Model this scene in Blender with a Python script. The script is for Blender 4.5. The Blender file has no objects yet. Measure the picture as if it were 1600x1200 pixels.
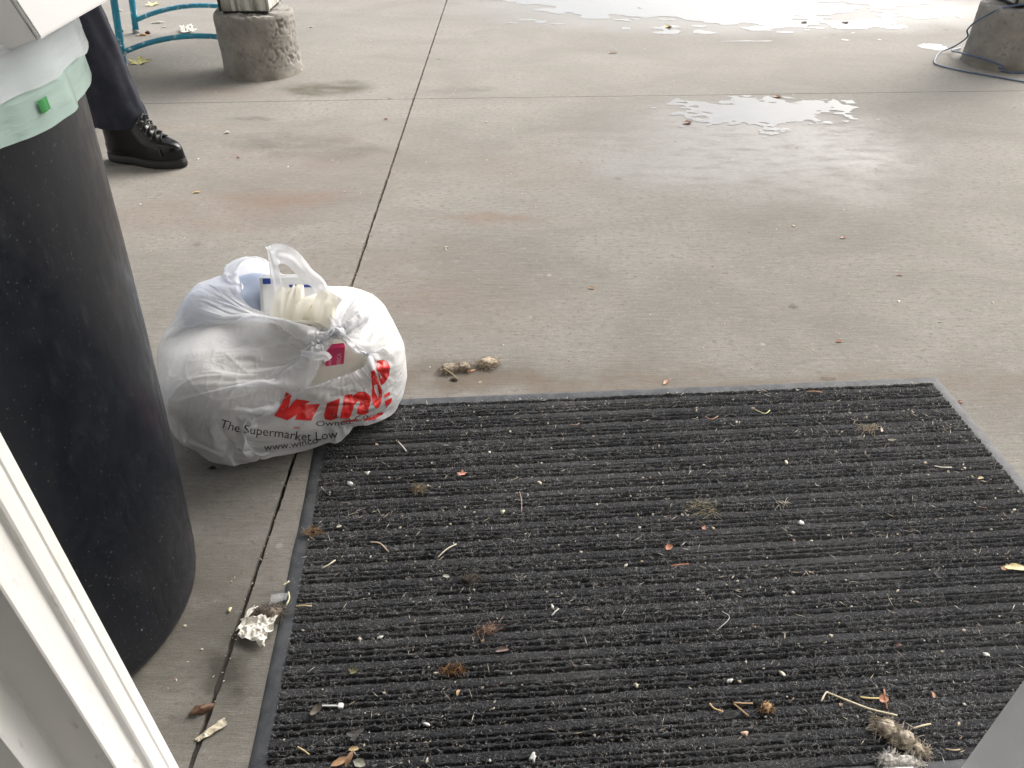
import bpy, bmesh, math, random
import numpy as np
from mathutils import Vector, Matrix
from mathutils.bvhtree import BVHTree
from mathutils.geometry import tessellate_polygon

R = math.radians
scene = bpy.context.scene
C = scene.collection

# ------------------------------------------------------------------ camera
CAM_H, PITCH, FPX = 1.157, R(37.3), 1200.0
cd = bpy.data.cameras.new('camera'); cam = bpy.data.objects.new('camera', cd); C.objects.link(cam)
cam.location = (0, 0, CAM_H); cam.rotation_euler = (R(90) - PITCH, 0, 0)
cd.sensor_width = 36; cd.lens = 36 * FPX / 1600; cd.clip_start = .02; cd.clip_end = 400
scene.camera = cam
# ------------------------------------------------------------------ sky, sun, exposure (overcast)
SUN_EL, SUN_AZ = R(42), R(48)             # azimuth from straight ahead (+Y) towards the right (+X)
w = bpy.data.worlds.new('World'); scene.world = w; w.use_nodes = True
nt = w.node_tree; nt.nodes.clear()
sky = nt.nodes.new('ShaderNodeTexSky'); sky.sky_type = 'NISHITA'; sky.sun_disc = False
sky.sun_elevation = SUN_EL; sky.sun_rotation = SUN_AZ; sky.dust_density = 6; sky.air_density = 1.0; sky.ozone_density = 1.0
hsv = nt.nodes.new('ShaderNodeHueSaturation'); hsv.inputs['Saturation'].default_value = .42
bg = nt.nodes.new('ShaderNodeBackground'); bg.inputs['Strength'].default_value = .15
wo = nt.nodes.new('ShaderNodeOutputWorld')
nt.links.new(sky.outputs[0], hsv.inputs['Color']); nt.links.new(hsv.outputs[0], bg.inputs['Color']); nt.links.new(bg.outputs[0], wo.inputs['Surface'])
sd = bpy.data.lights.new('sun', 'SUN'); sun = bpy.data.objects.new('sun', sd); C.objects.link(sun)
sd.energy = .6; sd.angle = R(40); sd.color = (1, .985, .965)
sdir = Vector((math.sin(SUN_AZ) * math.cos(SUN_EL), math.cos(SUN_AZ) * math.cos(SUN_EL), math.sin(SUN_EL)))
sun.rotation_euler = sdir.to_track_quat('Z', 'Y').to_euler()
vs = scene.view_settings; vs.view_transform = 'Standard'; vs.look = 'None'; vs.gamma = 1; vs.use_curve_mapping = False
vs.exposure = 1.35
scene.cycles.use_denoising = True
scene.cycles.max_bounces = 8; scene.cycles.diffuse_bounces = 5; scene.cycles.transmission_bounces = 8; scene.cycles.transparent_max_bounces = 12

# ------------------------------------------------------------------ helpers
rng = np.random.default_rng(7); random.seed(7)
_c, _s = math.cos(PITCH), math.sin(PITCH)
def pix(px, py, z=0.0, d=None):
    """a pixel of the 1600x1200 photograph to a point at height z, or at distance d ahead"""
    u, v = (px - 800) / FPX, (py - 600) / FPX
    ray = Vector((u, _c - v * _s, -_s - v * _c))
    t = (CAM_H - z) / -ray.z if d is None else d / ray.y
    return Vector((0, 0, CAM_H)) + ray * t

def _hash(i, seed):
    n = (i[..., 0] * 374761393 + i[..., 1] * 668265263 + i[..., 2] * 2147483647 + seed * 974634541) & 0x7fffffff
    n = ((n ^ (n >> 13)) * 1274126177) & 0x7fffffff
    n = ((n ^ (n >> 16)) * 668265263) & 0x7fffffff
    return ((n ^ (n >> 15)) & 0xffff) / 32767.5 - 1
def vn(p, seed=0):
    p = np.asarray(p, float); i = np.floor(p).astype(np.int64); f = p - i; f = f * f * f * (f * (f * 6 - 15) + 10)
    r = 0
    for a in (0, 1):
        for b in (0, 1):
            for c in (0, 1):
                wgt = (f[..., 0] if a else 1 - f[..., 0]) * (f[..., 1] if b else 1 - f[..., 1]) * (f[..., 2] if c else 1 - f[..., 2])
                r = r + wgt * _hash(i + np.array([a, b, c]), seed)
    return r
def fbm(p, seed=0, octv=4, gain=.5):
    p = np.asarray(p, float); r = 0; a = 1; t = 0
    for k in range(octv):
        r = r + a * vn(p * (2.03 ** k) + 17.3 * k, seed + k); t += a; a *= gain
    return r / t

def link(o, parent=None, props=None):
    C.objects.link(o)
    if parent is not None: o.parent = parent
    return o
def tag(o, label=None, cat=None, group=None, kind=None):
    if label: o['label'] = label
    if cat: o['category'] = cat
    if group: o['group'] = group
    if kind: o['kind'] = kind
    return o
def empty(name, loc=(0, 0, 0), rz=0):
    o = bpy.data.objects.new(name, None); C.objects.link(o); o.location = loc; o.rotation_euler = (0, 0, rz)
    o.empty_display_size = .05
    return o
def mobj(name, V, F, mat, parent=None, smooth=True):
    me = bpy.data.meshes.new(name)
    me.from_pydata([tuple(map(float, v)) for v in V], [], [tuple(int(i) for i in f) for f in F])
    me.update()
    if smooth: me.polygons.foreach_set('use_smooth', [True] * len(me.polygons))
    if mat: me.materials.append(mat)
    o = bpy.data.objects.new(name, me); C.objects.link(o)
    if parent is not None: o.parent = parent
    return o
def bmobj(name, bm, mat, parent=None, smooth=False):
    me = bpy.data.meshes.new(name); bm.normal_update(); bm.to_mesh(me); bm.free()
    if smooth: me.polygons.foreach_set('use_smooth', [True] * len(me.polygons))
    if mat: me.materials.append(mat)
    o = bpy.data.objects.new(name, me); C.objects.link(o)
    if parent is not None: o.parent = parent
    return o
def box(name, lo, hi, mat, parent=None, bev=0.0):
    bm = bmesh.new(); bmesh.ops.create_cube(bm, size=1)
    lo, hi = Vector(lo), Vector(hi)
    for v in bm.verts: v.co = Vector(((v.co.x + .5) * (hi.x - lo.x) + lo.x, (v.co.y + .5) * (hi.y - lo.y) + lo.y, (v.co.z + .5) * (hi.z - lo.z) + lo.z))
    if bev: bmesh.ops.bevel(bm, geom=bm.edges[:], offset=bev, segments=2, affect='EDGES')
    return bmobj(name, bm, mat, parent)
def grid_faces(nu, nv, wrap=False):
    F = []
    for j in range(nv - 1):
        for i in range(nu if wrap else nu - 1):
            k = (i + 1) % nu
            F.append((j * nu + i, j * nu + k, (j + 1) * nu + k, (j + 1) * nu + i))
    return F
def tube_vf(pts, rad, n=8, cap=True):
    """a round tube along a poly-line; rad is a number or one per point"""
    pts = [Vector(p) for p in pts]; m = len(pts)
    rad = [rad] * m if not hasattr(rad, '__len__') else rad
    V, F = [], []; up = None
    for i, p in enumerate(pts):
        t = (pts[min(i + 1, m - 1)] - pts[max(i - 1, 0)]).normalized()
        if up is None:
            up = Vector((0, 0, 1)) if abs(t.z) < .9 else Vector((1, 0, 0))
        a = (up - t * up.dot(t)).normalized(); b = t.cross(a); up = a
        for k in range(n):
            an = 2 * math.pi * k / n
            V.append(p + (a * math.cos(an) + b * math.sin(an)) * rad[i])
    F = [tuple(f) for f in grid_faces(n, m, True)]
    F = [f[::-1] for f in F]
    if cap: F += [tuple(range(n)), tuple(range((m - 1) * n, m * n))[::-1]]
    return V, F
def spline(pts, n=8):
    """Catmull-Rom through points, n steps a span"""
    pts = [Vector(p) for p in pts]; P = [pts[0] * 2 - pts[1]] + pts + [pts[-1] * 2 - pts[-2]]; out = []
    for i in range(1, len(P) - 2):
        for k in range(n):
            t = k / n
            out.append(.5 * ((2 * P[i]) + (P[i + 1] - P[i - 1]) * t + (2 * P[i - 1] - 5 * P[i] + 4 * P[i + 1] - P[i + 2]) * t * t + (3 * P[i] - P[i - 1] - 3 * P[i + 1] + P[i + 2]) * t ** 3))
    out.append(pts[-1]); return out
def tube(name, pts, rad, mat, parent=None, n=10, sm=0):
    if sm: pts = spline(pts, sm)
    V, F = tube_vf(pts, rad, n); return mobj(name, V, F, mat, parent)
class MB:
    def __init__(s): s.V, s.F = [], []
    def add(s, V, F):
        n = len(s.V); s.V += list(V); s.F += [tuple(i + n for i in f) for f in F]
    def build(s, name, mat, parent=None, smooth=True): return mobj(name, s.V, s.F, mat, parent, smooth)

# ------------------------------------------------------------------ materials
class NT:
    def __init__(s, name):
        s.m = bpy.data.materials.new(name); s.m.use_nodes = True; s.t = s.m.node_tree; s.t.nodes.clear()
        s.out = s.n('ShaderNodeOutputMaterial'); s.p = s.n('ShaderNodeBsdfPrincipled'); s.l(s.p.outputs[0], s.out.inputs[0])
        s.co = s.n('ShaderNodeTexCoord').outputs['Object']
    def n(s, t, **k):
        o = s.t.nodes.new(t)
        for a, b in k.items(): setattr(o, a, b)
        return o
    def l(s, a, b): s.t.links.new(a, b)
    def put(s, sock, v):
        if isinstance(v, bpy.types.NodeSocket): s.l(v, sock)
        elif isinstance(v, (tuple, list)) and len(v) == 3 and sock.type == 'RGBA': sock.default_value = (*v, 1)
        else: sock.default_value = v
    def map(s, scale, loc=(0, 0, 0), vec=None):
        m = s.n('ShaderNodeMapping'); s.l(vec or s.co, m.inputs[0]); m.inputs['Scale'].default_value = scale if hasattr(scale, '__len__') else (scale,) * 3
        m.inputs['Location'].default_value = loc; return m.outputs[0]
    def noise(s, scale, detail=4, rough=.55, vec=None, color=False, dist=0):
        o = s.n('ShaderNodeTexNoise')
        if hasattr(scale, '__len__'): s.l(s.map(scale, vec=vec), o.inputs['Vector']); o.inputs['Scale'].default_value = 1
        else: s.l(vec or s.co, o.inputs['Vector']); o.inputs['Scale'].default_value = scale
        o.inputs['Detail'].default_value = detail; o.inputs['Roughness'].default_value = rough; o.inputs['Distortion'].default_value = dist
        return o.outputs['Color' if color else 'Fac']
    def voro(s, scale, feature='F1', vec=None):
        o = s.n('ShaderNodeTexVoronoi', feature=feature); s.l(vec or s.co, o.inputs['Vector']); o.inputs['Scale'].default_value = scale
        return o
    def rng(s, v, a, b, c=0., d=1., smooth=True):
        o = s.n('ShaderNodeMapRange', interpolation_type='SMOOTHSTEP' if smooth else 'LINEAR'); s.put(o.inputs[0], v)
        for i, x in enumerate((a, b, c, d)): s.put(o.inputs[i + 1], x)
        return o.outputs[0]
    def math(s, op, a, b=0.0, c=0.0):
        o = s.n('ShaderNodeMath', operation=op)
        for i, x in enumerate((a, b, c)): s.put(o.inputs[i], x)
        return o.outputs[0]
    def mix(s, f, a, b, blend='MIX'):
        o = s.n('ShaderNodeMix', data_type='RGBA', blend_type=blend); s.put(o.inputs['Factor'], f); s.put(o.inputs['A'], a); s.put(o.inputs['B'], b)
        return o.outputs['Result']
    def bump(s, h, strength=.3, dist=.002, normal=None):
        o = s.n('ShaderNodeBump'); s.l(h, o.inputs['Height']); o.inputs['Strength'].default_value = strength; o.inputs['Distance'].default_value = dist
        if normal is not None: s.l(normal, o.inputs['Normal'])
        return o.outputs[0]
    def set(s, **k):
        for a, b in k.items(): s.put(s.p.inputs[a.replace('_', ' ')], b)
        return s
def plain(name, col, rough=.6, var=.15, scale=30, bump=0., metal=0., spec=.5, bscale=None, **kw):
    m = NT(name)
    n1 = m.noise(scale, 5); n2 = m.noise(scale * .13, 3)
    f = m.math('ADD', m.math('MULTIPLY', n1, .6), m.math('MULTIPLY', n2, .4))
    lo = tuple(c * (1 - var) for c in col); hi = tuple(min(1, c * (1 + var)) for c in col)
    m.set(Base_Color=m.mix(m.rng(f, .32, .68), lo, hi), Roughness=m.rng(n2, .3, .7, rough * .9, min(1, rough * 1.1)), Metallic=metal, Specular_IOR_Level=spec)
    if bump: m.set(Normal=m.bump(m.noise(bscale or scale * 3, 4), bump))
    m.set(**kw)
    return m.m

# ================================================================== SETTING
# ------------------------------------------------------------------ concrete pavement
def concrete_material():
    m = NT('broomed_concrete')
    warp = m.n('ShaderNodeVectorMath', operation='MULTIPLY_ADD')
    m.l(m.noise(3.2, 5, .6, color=True), warp.inputs[0]); warp.inputs[1].default_value = (.5, .35, 0); m.l(m.co, warp.inputs[2])
    wv = warp.outputs[0]
    streak = m.noise((9, 150, 1), 6, .7)                 # broom marks run across
    streak2 = m.noise((45, 420, 1), 4, .7)
    fine = m.noise(260, 4, .7)
    cloud = m.noise((1.6, 2.6, 1), 6, .6, dist=.6)
    mid = m.noise((6, 14, 1), 5, .6)
    base = m.mix(m.rng(cloud, .3, .72), (.170, .162, .147), (.260, .250, .230))
    base = m.mix(m.rng(mid, .3, .75, 0, .5), base, (.204, .193, .170))
    base = m.mix(m.rng(streak, .38, .64, 0, .28), base, (.325, .31, .28))
    base = m.mix(m.rng(streak2, .52, .66, 0, .4), base, (.095, .087, .075))
    base = m.mix(m.rng(fine, .54, .68, 0, .6), base, (.11, .10, .086))
    base = m.mix(m.rng(fine, .44, .30, 0, .5), base, (.37, .355, .32))
    # stronger daylight further out from the door, put into the colour as paler concrete
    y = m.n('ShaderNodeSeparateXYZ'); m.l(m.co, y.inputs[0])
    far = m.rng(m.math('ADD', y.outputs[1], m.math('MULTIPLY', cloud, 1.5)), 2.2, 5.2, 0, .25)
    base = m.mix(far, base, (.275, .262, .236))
    fleck = m.noise((42, 80, 1), 5, .7)
    base = m.mix(m.math('MULTIPLY', m.rng(fleck, .52, .68), m.rng(cloud, .35, .65, .25, .7)), base, (.115, .107, .092))
    base = m.mix(m.rng(fleck, .44, .30, 0, .45), base, (.34, .325, .295))
    small = m.noise((60, 110, 1), 3, .55)
    base = m.mix(m.rng(small, .68, .76, 0, .6), base, (.085, .07, .058))
    pit = m.noise(46, 5, .7)
    base = m.mix(m.rng(pit, .60, .72, 0, .55), base, (.12, .108, .094)); base = m.mix(m.rng(pit, .40, .28, 0, .4), base, (.35, .335, .305))
    gv = m.voro(3.3); spot = m.math('MULTIPLY', m.rng(m.math('ADD', gv.outputs['Distance'], m.math('MULTIPLY', m.noise(60, 3), .05)), .085, .055), m.rng(m.noise(2.1, 2), .5, .56))
    base = m.mix(m.math('MULTIPLY', spot, .55), base, (.08, .075, .068))
    gv2 = m.voro(7.5); spot2 = m.math('MULTIPLY', m.rng(gv2.outputs['Distance'], .07, .03), m.rng(m.noise(3.7, 2), .54, .60))
    base = m.mix(m.math('MULTIPLY', spot2, .5), base, (.42, .41, .39))
    def blob(px, py, rx, ry, soft=.7, vec=None):
        c = pix(px, py)
        mp = m.n('ShaderNodeMapping', vector_type='TEXTURE'); m.l(vec or wv, mp.inputs[0])
        mp.inputs['Location'].default_value = (c.x + .25, c.y + .175, 0); mp.inputs['Scale'].default_value = (rx, ry, 1)
        ln = m.n('ShaderNodeVectorMath', operation='LENGTH'); m.l(mp.outputs[0], ln.inputs[0])
        return m.rng(ln.outputs['Value'], 1 + soft, 1 - soft)
    red = (.200, .118, .083); dk = (.088, .085, .078)
    for px, py, rx, ry, col, k in ((455, 312, .20, .05, red, .55), (765, 342, .24, .04, red, .6), (830, 262, .2, .16, red, .3), (480, 250, .5, .35, red, .26),
                                   (345, 145, .25, .08, red, .4), (290, 200, .2, .06, red, .3), (330, 335, .35, .16, red, .38), (600, 420, .3, .2, red, .22), (690, 480, .35, .14, red, .24),
                                   (440, 226, .22, .09, dk, .5), (560, 240, .16, .07, dk, .4), (505, 140, .16, .10, (.07, .068, .045), .75), (200, 252, .12, .04, dk, .8),  # last patch: the boot's soft shadow put into the colour
                                   (400, 186, .1, .03, dk, .65), (730, 140, .14, .04, dk, .4), (640, 590, .35, .06, (.08, .06, .045), .45), (1100, 600, .8, .05, (.16, .12, .085), .5),
                                   (330, 860, .22, .2, (.10, .09, .078), .4), (300, 1000, .2, .2, (.075, .07, .058), .55), (355, 1040, .05, .03, (.04, .037, .03), .7), (1020, 210, .5, .5, dk, .2)):
        base = m.mix(m.math('MULTIPLY', blob(px, py, rx, ry), m.math('MULTIPLY', m.rng(mid, .25, .6, .3, 1), k * .62 if col is red else k)), base, col)
    # water soaked into the slab round the puddles: darker and smooth
    damp = blob(1200, 225, .62, .55, .75); damp2 = blob(1090, 260, .5, .22, .8); damp3 = blob(1350, 245, .22, .2, .8)
    damp = m.math('MAXIMUM', m.math('MAXIMUM', damp, damp2), damp3)
    damp = m.math('MULTIPLY', damp, m.rng(m.noise((9, 22, 1), 5, .65), .25, .6, .35, 1))
    dampf = m.math('MAXIMUM', damp, m.math('MULTIPLY', blob(1150, 12, 1.9, .75, .35), .8))
    base = m.mix(m.math('MULTIPLY', dampf, .45), base, (.12, .118, .112))
    rough = m.rng(m.math('SUBTRACT', dampf, m.math('MULTIPLY', m.rng(streak2, .4, .65), .25)), 0, .9, .9, .46, smooth=False)
    h = m.math('ADD', m.math('MULTIPLY', streak, .45), m.math('MULTIPLY', streak2, .5))
    h = m.math('ADD', h, m.math('MULTIPLY', fine, .5))
    b = m.n('ShaderNodeBump'); m.l(h, b.inputs['Height']); b.inputs['Distance'].default_value = .0022
    m.l(m.rng(dampf, .1, .9, .75, .10), b.inputs['Strength'])
    m.set(Base_Color=base, Roughness=rough, Normal=b.outputs[0], Specular_IOR_Level=m.rng(dampf, 0, .7, .12, .36))
    return m.m
M = {}
M['concrete'] = concrete_material()
M['soil'] = plain('joint_dirt', (.035, .03, .024), .95, .5, 120, bump=.8)
ground = mobj('ground', [(-90, -60, -.055), (90, -60, -.055), (90, 160, -.055), (-90, 160, -.055)], [(0, 1, 2, 3)], plain('asphalt', (.06, .058, .055), .9, .3, 40), smooth=False)
tag(ground, kind='structure')
pave = empty('pavement'); tag(pave, kind='structure')
jx = lambda y: -.4795 + .002 * (y - 2)                     # the long joint, straight ahead
jy = lambda x: 3.80 + .0432 * (x + .486) if x > -.486 else 3.80 + .058 * (x + .486)
def jag(a, b, gap, side, seed, amp):
    """points along a joint edge, chipped; side is +1/-1 for which side of the joint"""
    n = int((b - a) / .012) if abs(b - a) < 12 else 900
    t = np.linspace(a, b, n); q = np.stack([t * 60, 0 * t + seed, 0 * t], -1)
    off = gap / 2 + amp * np.clip(vn(q, seed), -.4, 1) + amp * 2.5 * np.clip(fbm(q * .23, seed + 5, 2) - .25, 0, 1)
    return t, side * np.maximum(off, gap * .25)
def slab(x_side, y_side, seed):
    X, Y0, Y1 = 14 * x_side, -1.0, 12.0
    ya, yb = (3.80, Y1) if y_side > 0 else (Y0, 3.80)
    t, o = jag(ya, yb, .0085, x_side, seed, .0016)
    ed = [(jx(y) + d, y) for y, d in zip(t, o)]
    xa, xb = (-.486, X) if x_side > 0 else (X, -.486)
    t2, o2 = jag(xa, xb, .0042, y_side, seed + 40, .0009)
    e2 = [(x, jy(x) + d) for x, d in zip(t2, o2)]
    if x_side < 0: e2 = e2[::-1]
    # e2 runs from the crossing outward; ed from the crossing outward
    if y_side < 0: ed = ed[::-1]
    ed = [p for p in ed if (p[1] - jy(p[0])) * y_side > .004]
    e2 = [p for p in e2 if (p[0] - jx(p[1])) * x_side > .006]
    loop = ed[::-1] + e2 + [(X, Y1 if y_side > 0 else Y0)]
    if x_side * y_side > 0: loop = loop[::-1]
    n = len(loop); V = [(x, y, 0) for x, y in loop] + [(x, y, -.05) for x, y in loop]
    area = sum(loop[i][0] * loop[(i + 1) % n][1] - loop[(i + 1) % n][0] * loop[i][1] for i in range(n))
    top = tuple(range(n)) if area > 0 else tuple(range(n))[::-1]
    F = [top] + [((i + 1) % n, i, n + i, n + (i + 1) % n) if area > 0 else (i, (i + 1) % n, n + (i + 1) % n, n + i) for i in range(n)]
    o = mobj('slab', V, F, M['concrete'], pave, smooth=False)
for k, (a, b) in enumerate(((1, 1), (1, -1), (-1, 1), (-1, -1))): slab(a, b, k + 1)
# dirt packed in the joints, uneven depth
for nm, a, b, ax in (('joint_filler', -.9, 11.9, 0), ('joint_filler', -13.5, 13.5, 1)):
    t = np.arange(a, b, .02); z = -.007 - .008 * np.clip(fbm(np.stack([t * 9, 0 * t, 0 * t + 3 * ax], -1), 3, 3) + .3, -.6, 1)
    if ax == 0:
        z = np.where((t > .70) & (t < .735), -.0016, z); z = np.where(t < .63, -.0022, z)
        V = [(jx(y) - .012, y, q) for y, q in zip(t, z)] + [(jx(y) + .012, y, q) for y, q in zip(t, z)]
    else:
        z = z * .45
        V = [(x, jy(x) - .008, q) for x, q in zip(t, z)] + [(x, jy(x) + .008, q) for x, q in zip(t, z)]
    n = len(t); mobj(nm, V, [(i, i + n, i + n + 1, i + 1) for i in range(n - 1)], M['soil'], pave)

# ------------------------------------------------------------------ puddles: a thin water film with its own outline
m = NT('rain_water')
m.set(Base_Color=(.9, .93, .95), Roughness=.015, Transmission_Weight=1.0, IOR=1.333, Normal=m.bump(m.noise(14, 3), .06, .002))
M['water'] = m.m
def puddle(name, field, x0, x1, y0, y1, st, label, z=.0022):
    nx, ny = int((x1 - x0) / st) + 1, int((y1 - y0) / st) + 1
    X, Y = np.meshgrid(x0 + st * np.arange(nx), y0 + st * np.arange(ny)); f = field(X, Y)
    V, F, cache = [], [], {}
    def vid(key, p):
        if key not in cache: cache[key] = len(V); V.append((p[0], p[1], z))
        return cache[key]
    pos = f > 0
    cells = np.argwhere(pos[:-1, :-1] | pos[1:, :-1] | pos[:-1, 1:] | pos[1:, 1:])
    for j, i in cells:
        cs = [(j, i), (j, i + 1), (j + 1, i + 1), (j + 1, i)]; poly = []
        for k in range(4):
            a, b = cs[k], cs[(k + 1) % 4]; fa, fb = f[a], f[b]
            if fa > 0: poly.append(vid(a, (X[a], Y[a])))
            if (fa > 0) != (fb > 0):
                t = fa / (fa - fb); key = (a, b) if a < b else (b, a)
                poly.append(vid(key, (X[a] + (X[b] - X[a]) * t, Y[a] + (Y[b] - Y[a]) * t)))
        if len(poly) > 2: F.append(tuple(poly))
    o = mobj(name, V, F, M['water']); tag(o, label, 'puddle'); return o
def fld_mid(X, Y):
    r = np.hypot((X - 1.16) / .33, (Y - 3.62) / .20)
    n = fbm(np.stack([X * 9, Y * 15, 0 * X], -1), 21, 3); n2 = fbm(np.stack([X * 24, Y * 38, 0 * X], -1), 25, 3)
    lim = jy(0) + .0432 * X
    return np.where(Y > 3.80 + .0432 * (X + .486) - .02, -1, .55 * (1.0 - r) + n * .45 + n2 * .38 + .02)
puddle('puddle', fld_mid, .55, 1.75, 3.2, 3.9, .011, 'small patchy puddle mirroring the sky just before the cross joint')
def fld_far(X, Y):
    r = np.hypot((X - 1.4) / 1.3, (Y - 6.2) / 1.08)
    n = fbm(np.stack([X * 2.2, Y * 4.5, 0 * X], -1), 31, 4); n2 = fbm(np.stack([X * 10, Y * 17, 0 * X], -1), 35, 3)
    return .7 * (1.0 - r) + n * .5 + n2 * .26
puddle('puddle', fld_far, -.9, 4.4, 4.9, 8.2, .02, 'broad bright puddle at the far top edge beyond the porch')
def fld_r(X, Y):
    r = np.hypot((X - 2.47) / .09, (Y - 4.78) / .09); return .8 - r + .3 * fbm(np.stack([X * 30, Y * 40, 0 * X], -1), 41, 3)
puddle('puddle', fld_r, 2.3, 2.65, 4.6, 5.0, .008, 'tiny puddle beside the right concrete pier')

# ------------------------------------------------------------------ building round the doorway, porch roof
M['vinyl'] = NT('white_vinyl')
v = M['vinyl']
dirt = v.noise((60, 60, 18), 6, .65); spots = v.noise(150, 3)
col = v.mix(v.rng(v.noise((9, 9, 2), 4), .3, .7), (.86, .85, .80), (.91, .905, .88))
col = v.mix(v.rng(dirt, .60, .78, 0, .6), col, (.42, .39, .33)); col = v.mix(v.rng(spots, .72, .78, 0, .6), col, (.2, .19, .17))
v.set(Base_Color=col, Roughness=.38, Normal=v.bump(dirt, .08)); M['vinyl'] = v.m
M['grey_frame'] = plain('grey_door_paint', (.80, .81, .80), .5, .05, 14, bump=.05)
M['stucco'] = plain('stucco', (.70, .69, .66), .9, .12, 60, bump=.5)
M['ceiling'] = plain('painted_soffit', (.62, .61, .58), .8, .08, 8)
M['dark_room'] = plain('room_paint', (.65, .64, .62), .8, .06, 5)
# left frame: the moulded section of the white frame, swept up the doorway
prof = [(-.470, .5336), (-.4725, .537), (-.66, .537), (-.66, .36), (-.60, .36), (-.60, .4115), (-.531, .4118), (-.530, .4155), (-.530, .4485), (-.527, .4505), (-.4795, .4560),
        (-.478, .458), (-.478, .4925), (-.4765, .4945), (-.4722, .4955), (-.4705, .498), (-.4704, .512), (-.4715, .514), (-.4715, .518), (-.470, .520)]
n = len(prof)
V = [(x, y, .012) for x, y in prof] + [(x, y, 2.12) for x, y in prof]
F = [(i, (i + 1) % n, n + (i + 1) % n, n + i) for i in range(n)] + [tuple(range(n, 2 * n))]
fr = mobj('door_frame', V, F, M['vinyl'], smooth=False); tag(fr, 'white moulded vinyl door frame along the bottom left edge', 'door frame')
bm = bmesh.new(); bm.from_mesh(fr.data); bmesh.ops.recalc_face_normals(bm, faces=bm.faces); bm.to_mesh(fr.data); bm.free()
gd = empty('door_jamb', (.69, .46, 0)); tag(gd, 'plain light grey door jamb at the bottom right corner', 'door frame')
box('post', (-.09, -.13, .012), (.16, .048, 2.12), M['grey_frame'], gd, .003)
box('stop', (-.083, -.20, .012), (.16, -.1302, 2.12), M['grey_frame'], gd, .002)
th = empty('threshold', (.558, .559, 0), R(2.7)); tag(th, 'white sill strip at the foot of the doorway', 'threshold')
box('sill', (-1.024, -.27, .0112), (.036, 0, .0205), plain('sill_paint', (.78, .78, .77), .4, .05, 20), th, .002)
box('tread', (-1.022, -.24, .0208), (.034, -.10, .026), plain('sill_aluminium', (.5, .5, .5), .35, .1, 40, metal=.8), th, .002)
st = lambda o: tag(o, kind='structure')
st(box('wall_left', (-9, .36, -.02), (-.662, .52, 6.37), M['stucco']))
st(box('wall_right', (.852, .36, -.02), (9, .52, 6.37), M['stucco']))
st(box('wall_above_door', (-.662, .36, 2.122), (.852, .52, 6.37), M['stucco']))
st(box('interior_floor', (-3, -4, -.03), (3, .259, .006), M['dark_room']))
st(box('interior_wall_left', (-3.1, -4, -.02), (-3.0, .359, 2.8), M['dark_room']))
st(box('interior_wall_right', (3.0, -4, -.02), (3.1, .359, 2.8), M['dark_room']))
st(box('interior_wall_back', (-3, -4.1, -.02), (3, -4.0, 2.8), M['dark_room']))
st(box('interior_ceiling', (-3.1, -4.1, 2.8), (3.1, .359, 2.9), M['dark_room']))
RZ = 6.4
roof = empty('porch_roof', (0, .52, RZ)); st(roof)
box('deck', (-9, .002, -.02), (9, 4.1, .12), M['ceiling'], roof)
box('beam', (-9, 3.75, -.28), (9, 3.97, -.0205), M['ceiling'], roof)
box('fascia', (-9, 4.102, -.1), (9, 4.15, .16), M['ceiling'], roof)

# ------------------------------------------------------------------ piers and posts
pm = NT('pier_concrete')
a = pm.noise(9, 6, .62); b = pm.noise(55, 4, .5)
col = pm.mix(pm.rng(a, .3, .7), (.17, .16, .142), (.25, .235, .212)); col = pm.mix(pm.rng(b, .55, .75, 0, .6), col, (.09, .083, .075))
sp = pm.n('ShaderNodeSeparateXYZ'); pm.l(pm.co, sp.inputs[0])
col = pm.mix(pm.rng(pm.math('ADD', sp.outputs[2], pm.math('MULTIPLY', a, .10)), .10, .05, 0, .45), col, (.14, .12, .085))
pm.set(Base_Color=col, Roughness=.9, Normal=pm.bump(b, .35, .0015)); M['pier'] = pm.m
def pier(x, y, r, h, seed, label, pits, tilt=0):
    nu, nv = 200, 70; th = np.linspace(0, 2 * np.pi, nu, endpoint=False); zz = np.linspace(-.004, h, nv)
    T, Z = np.meshgrid(th, zz)
    q = np.stack([np.cos(T) * 5 + seed, np.sin(T) * 5, Z * 27], -1)
    rr = r + .004 * fbm(q * .6, seed, 4) + .0005 * vn(q * 5, seed + 9)
    d = vn(q * np.array([2.6, 2.6, 2.6]), seed + 3); zone = np.clip(fbm(q * .35, seed + 11, 2) + .35, 0, 1)
    rr -= pits * np.clip(d - .30, 0, .4) * zone * 2.2
    d2 = vn(q * 4.2, seed + 4); rr -= pits * .8 * np.clip(d2 - .42, 0, .3) * zone
    # uneven foot, worn top edge
    rr += .012 * np.exp(-Z / .02) * (.6 + vn(q * .8, seed + 6))
    topw = np.clip((Z - (h - .018)) / .018, 0, 1); rr -= topw ** 2 * (.008 + .008 * np.clip(vn(q * 1.6, seed + 8), -.3, 1))
    V = np.stack([rr * np.cos(T), rr * np.sin(T), Z + topw * .006 * vn(q * 2, seed + 2)], -1).reshape(-1, 3)
    F = grid_faces(nu, nv, True)
    ro = empty('concrete_pier', (x, y, 0)); tag(ro, label, 'pier', 'piers of the porch')
    mobj('shaft', V, F, M['pier'], ro)
    V2, nr = [], 16
    last = V[-nu:]
    for k in range(nr):
        s = 1 - k / (nr - 1) * .98; ring = last * np.array([s, s, 1]); ring[:, 2] += .004 * fbm(np.stack([ring[:, 0] * 30, ring[:, 1] * 30, ring[:, 0] * 0], -1), seed, 3) * min(1, k / 2)
        V2 += list(ring)
    F2 = grid_faces(nu, nr, True) + [tuple(range((nr - 1) * nu, nr * nu))]
    mobj('top', V2, F2, plain('pier_mortar', (.27, .26, .24), .95, .3, 60, bump=.8), ro)
    return ro
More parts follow.
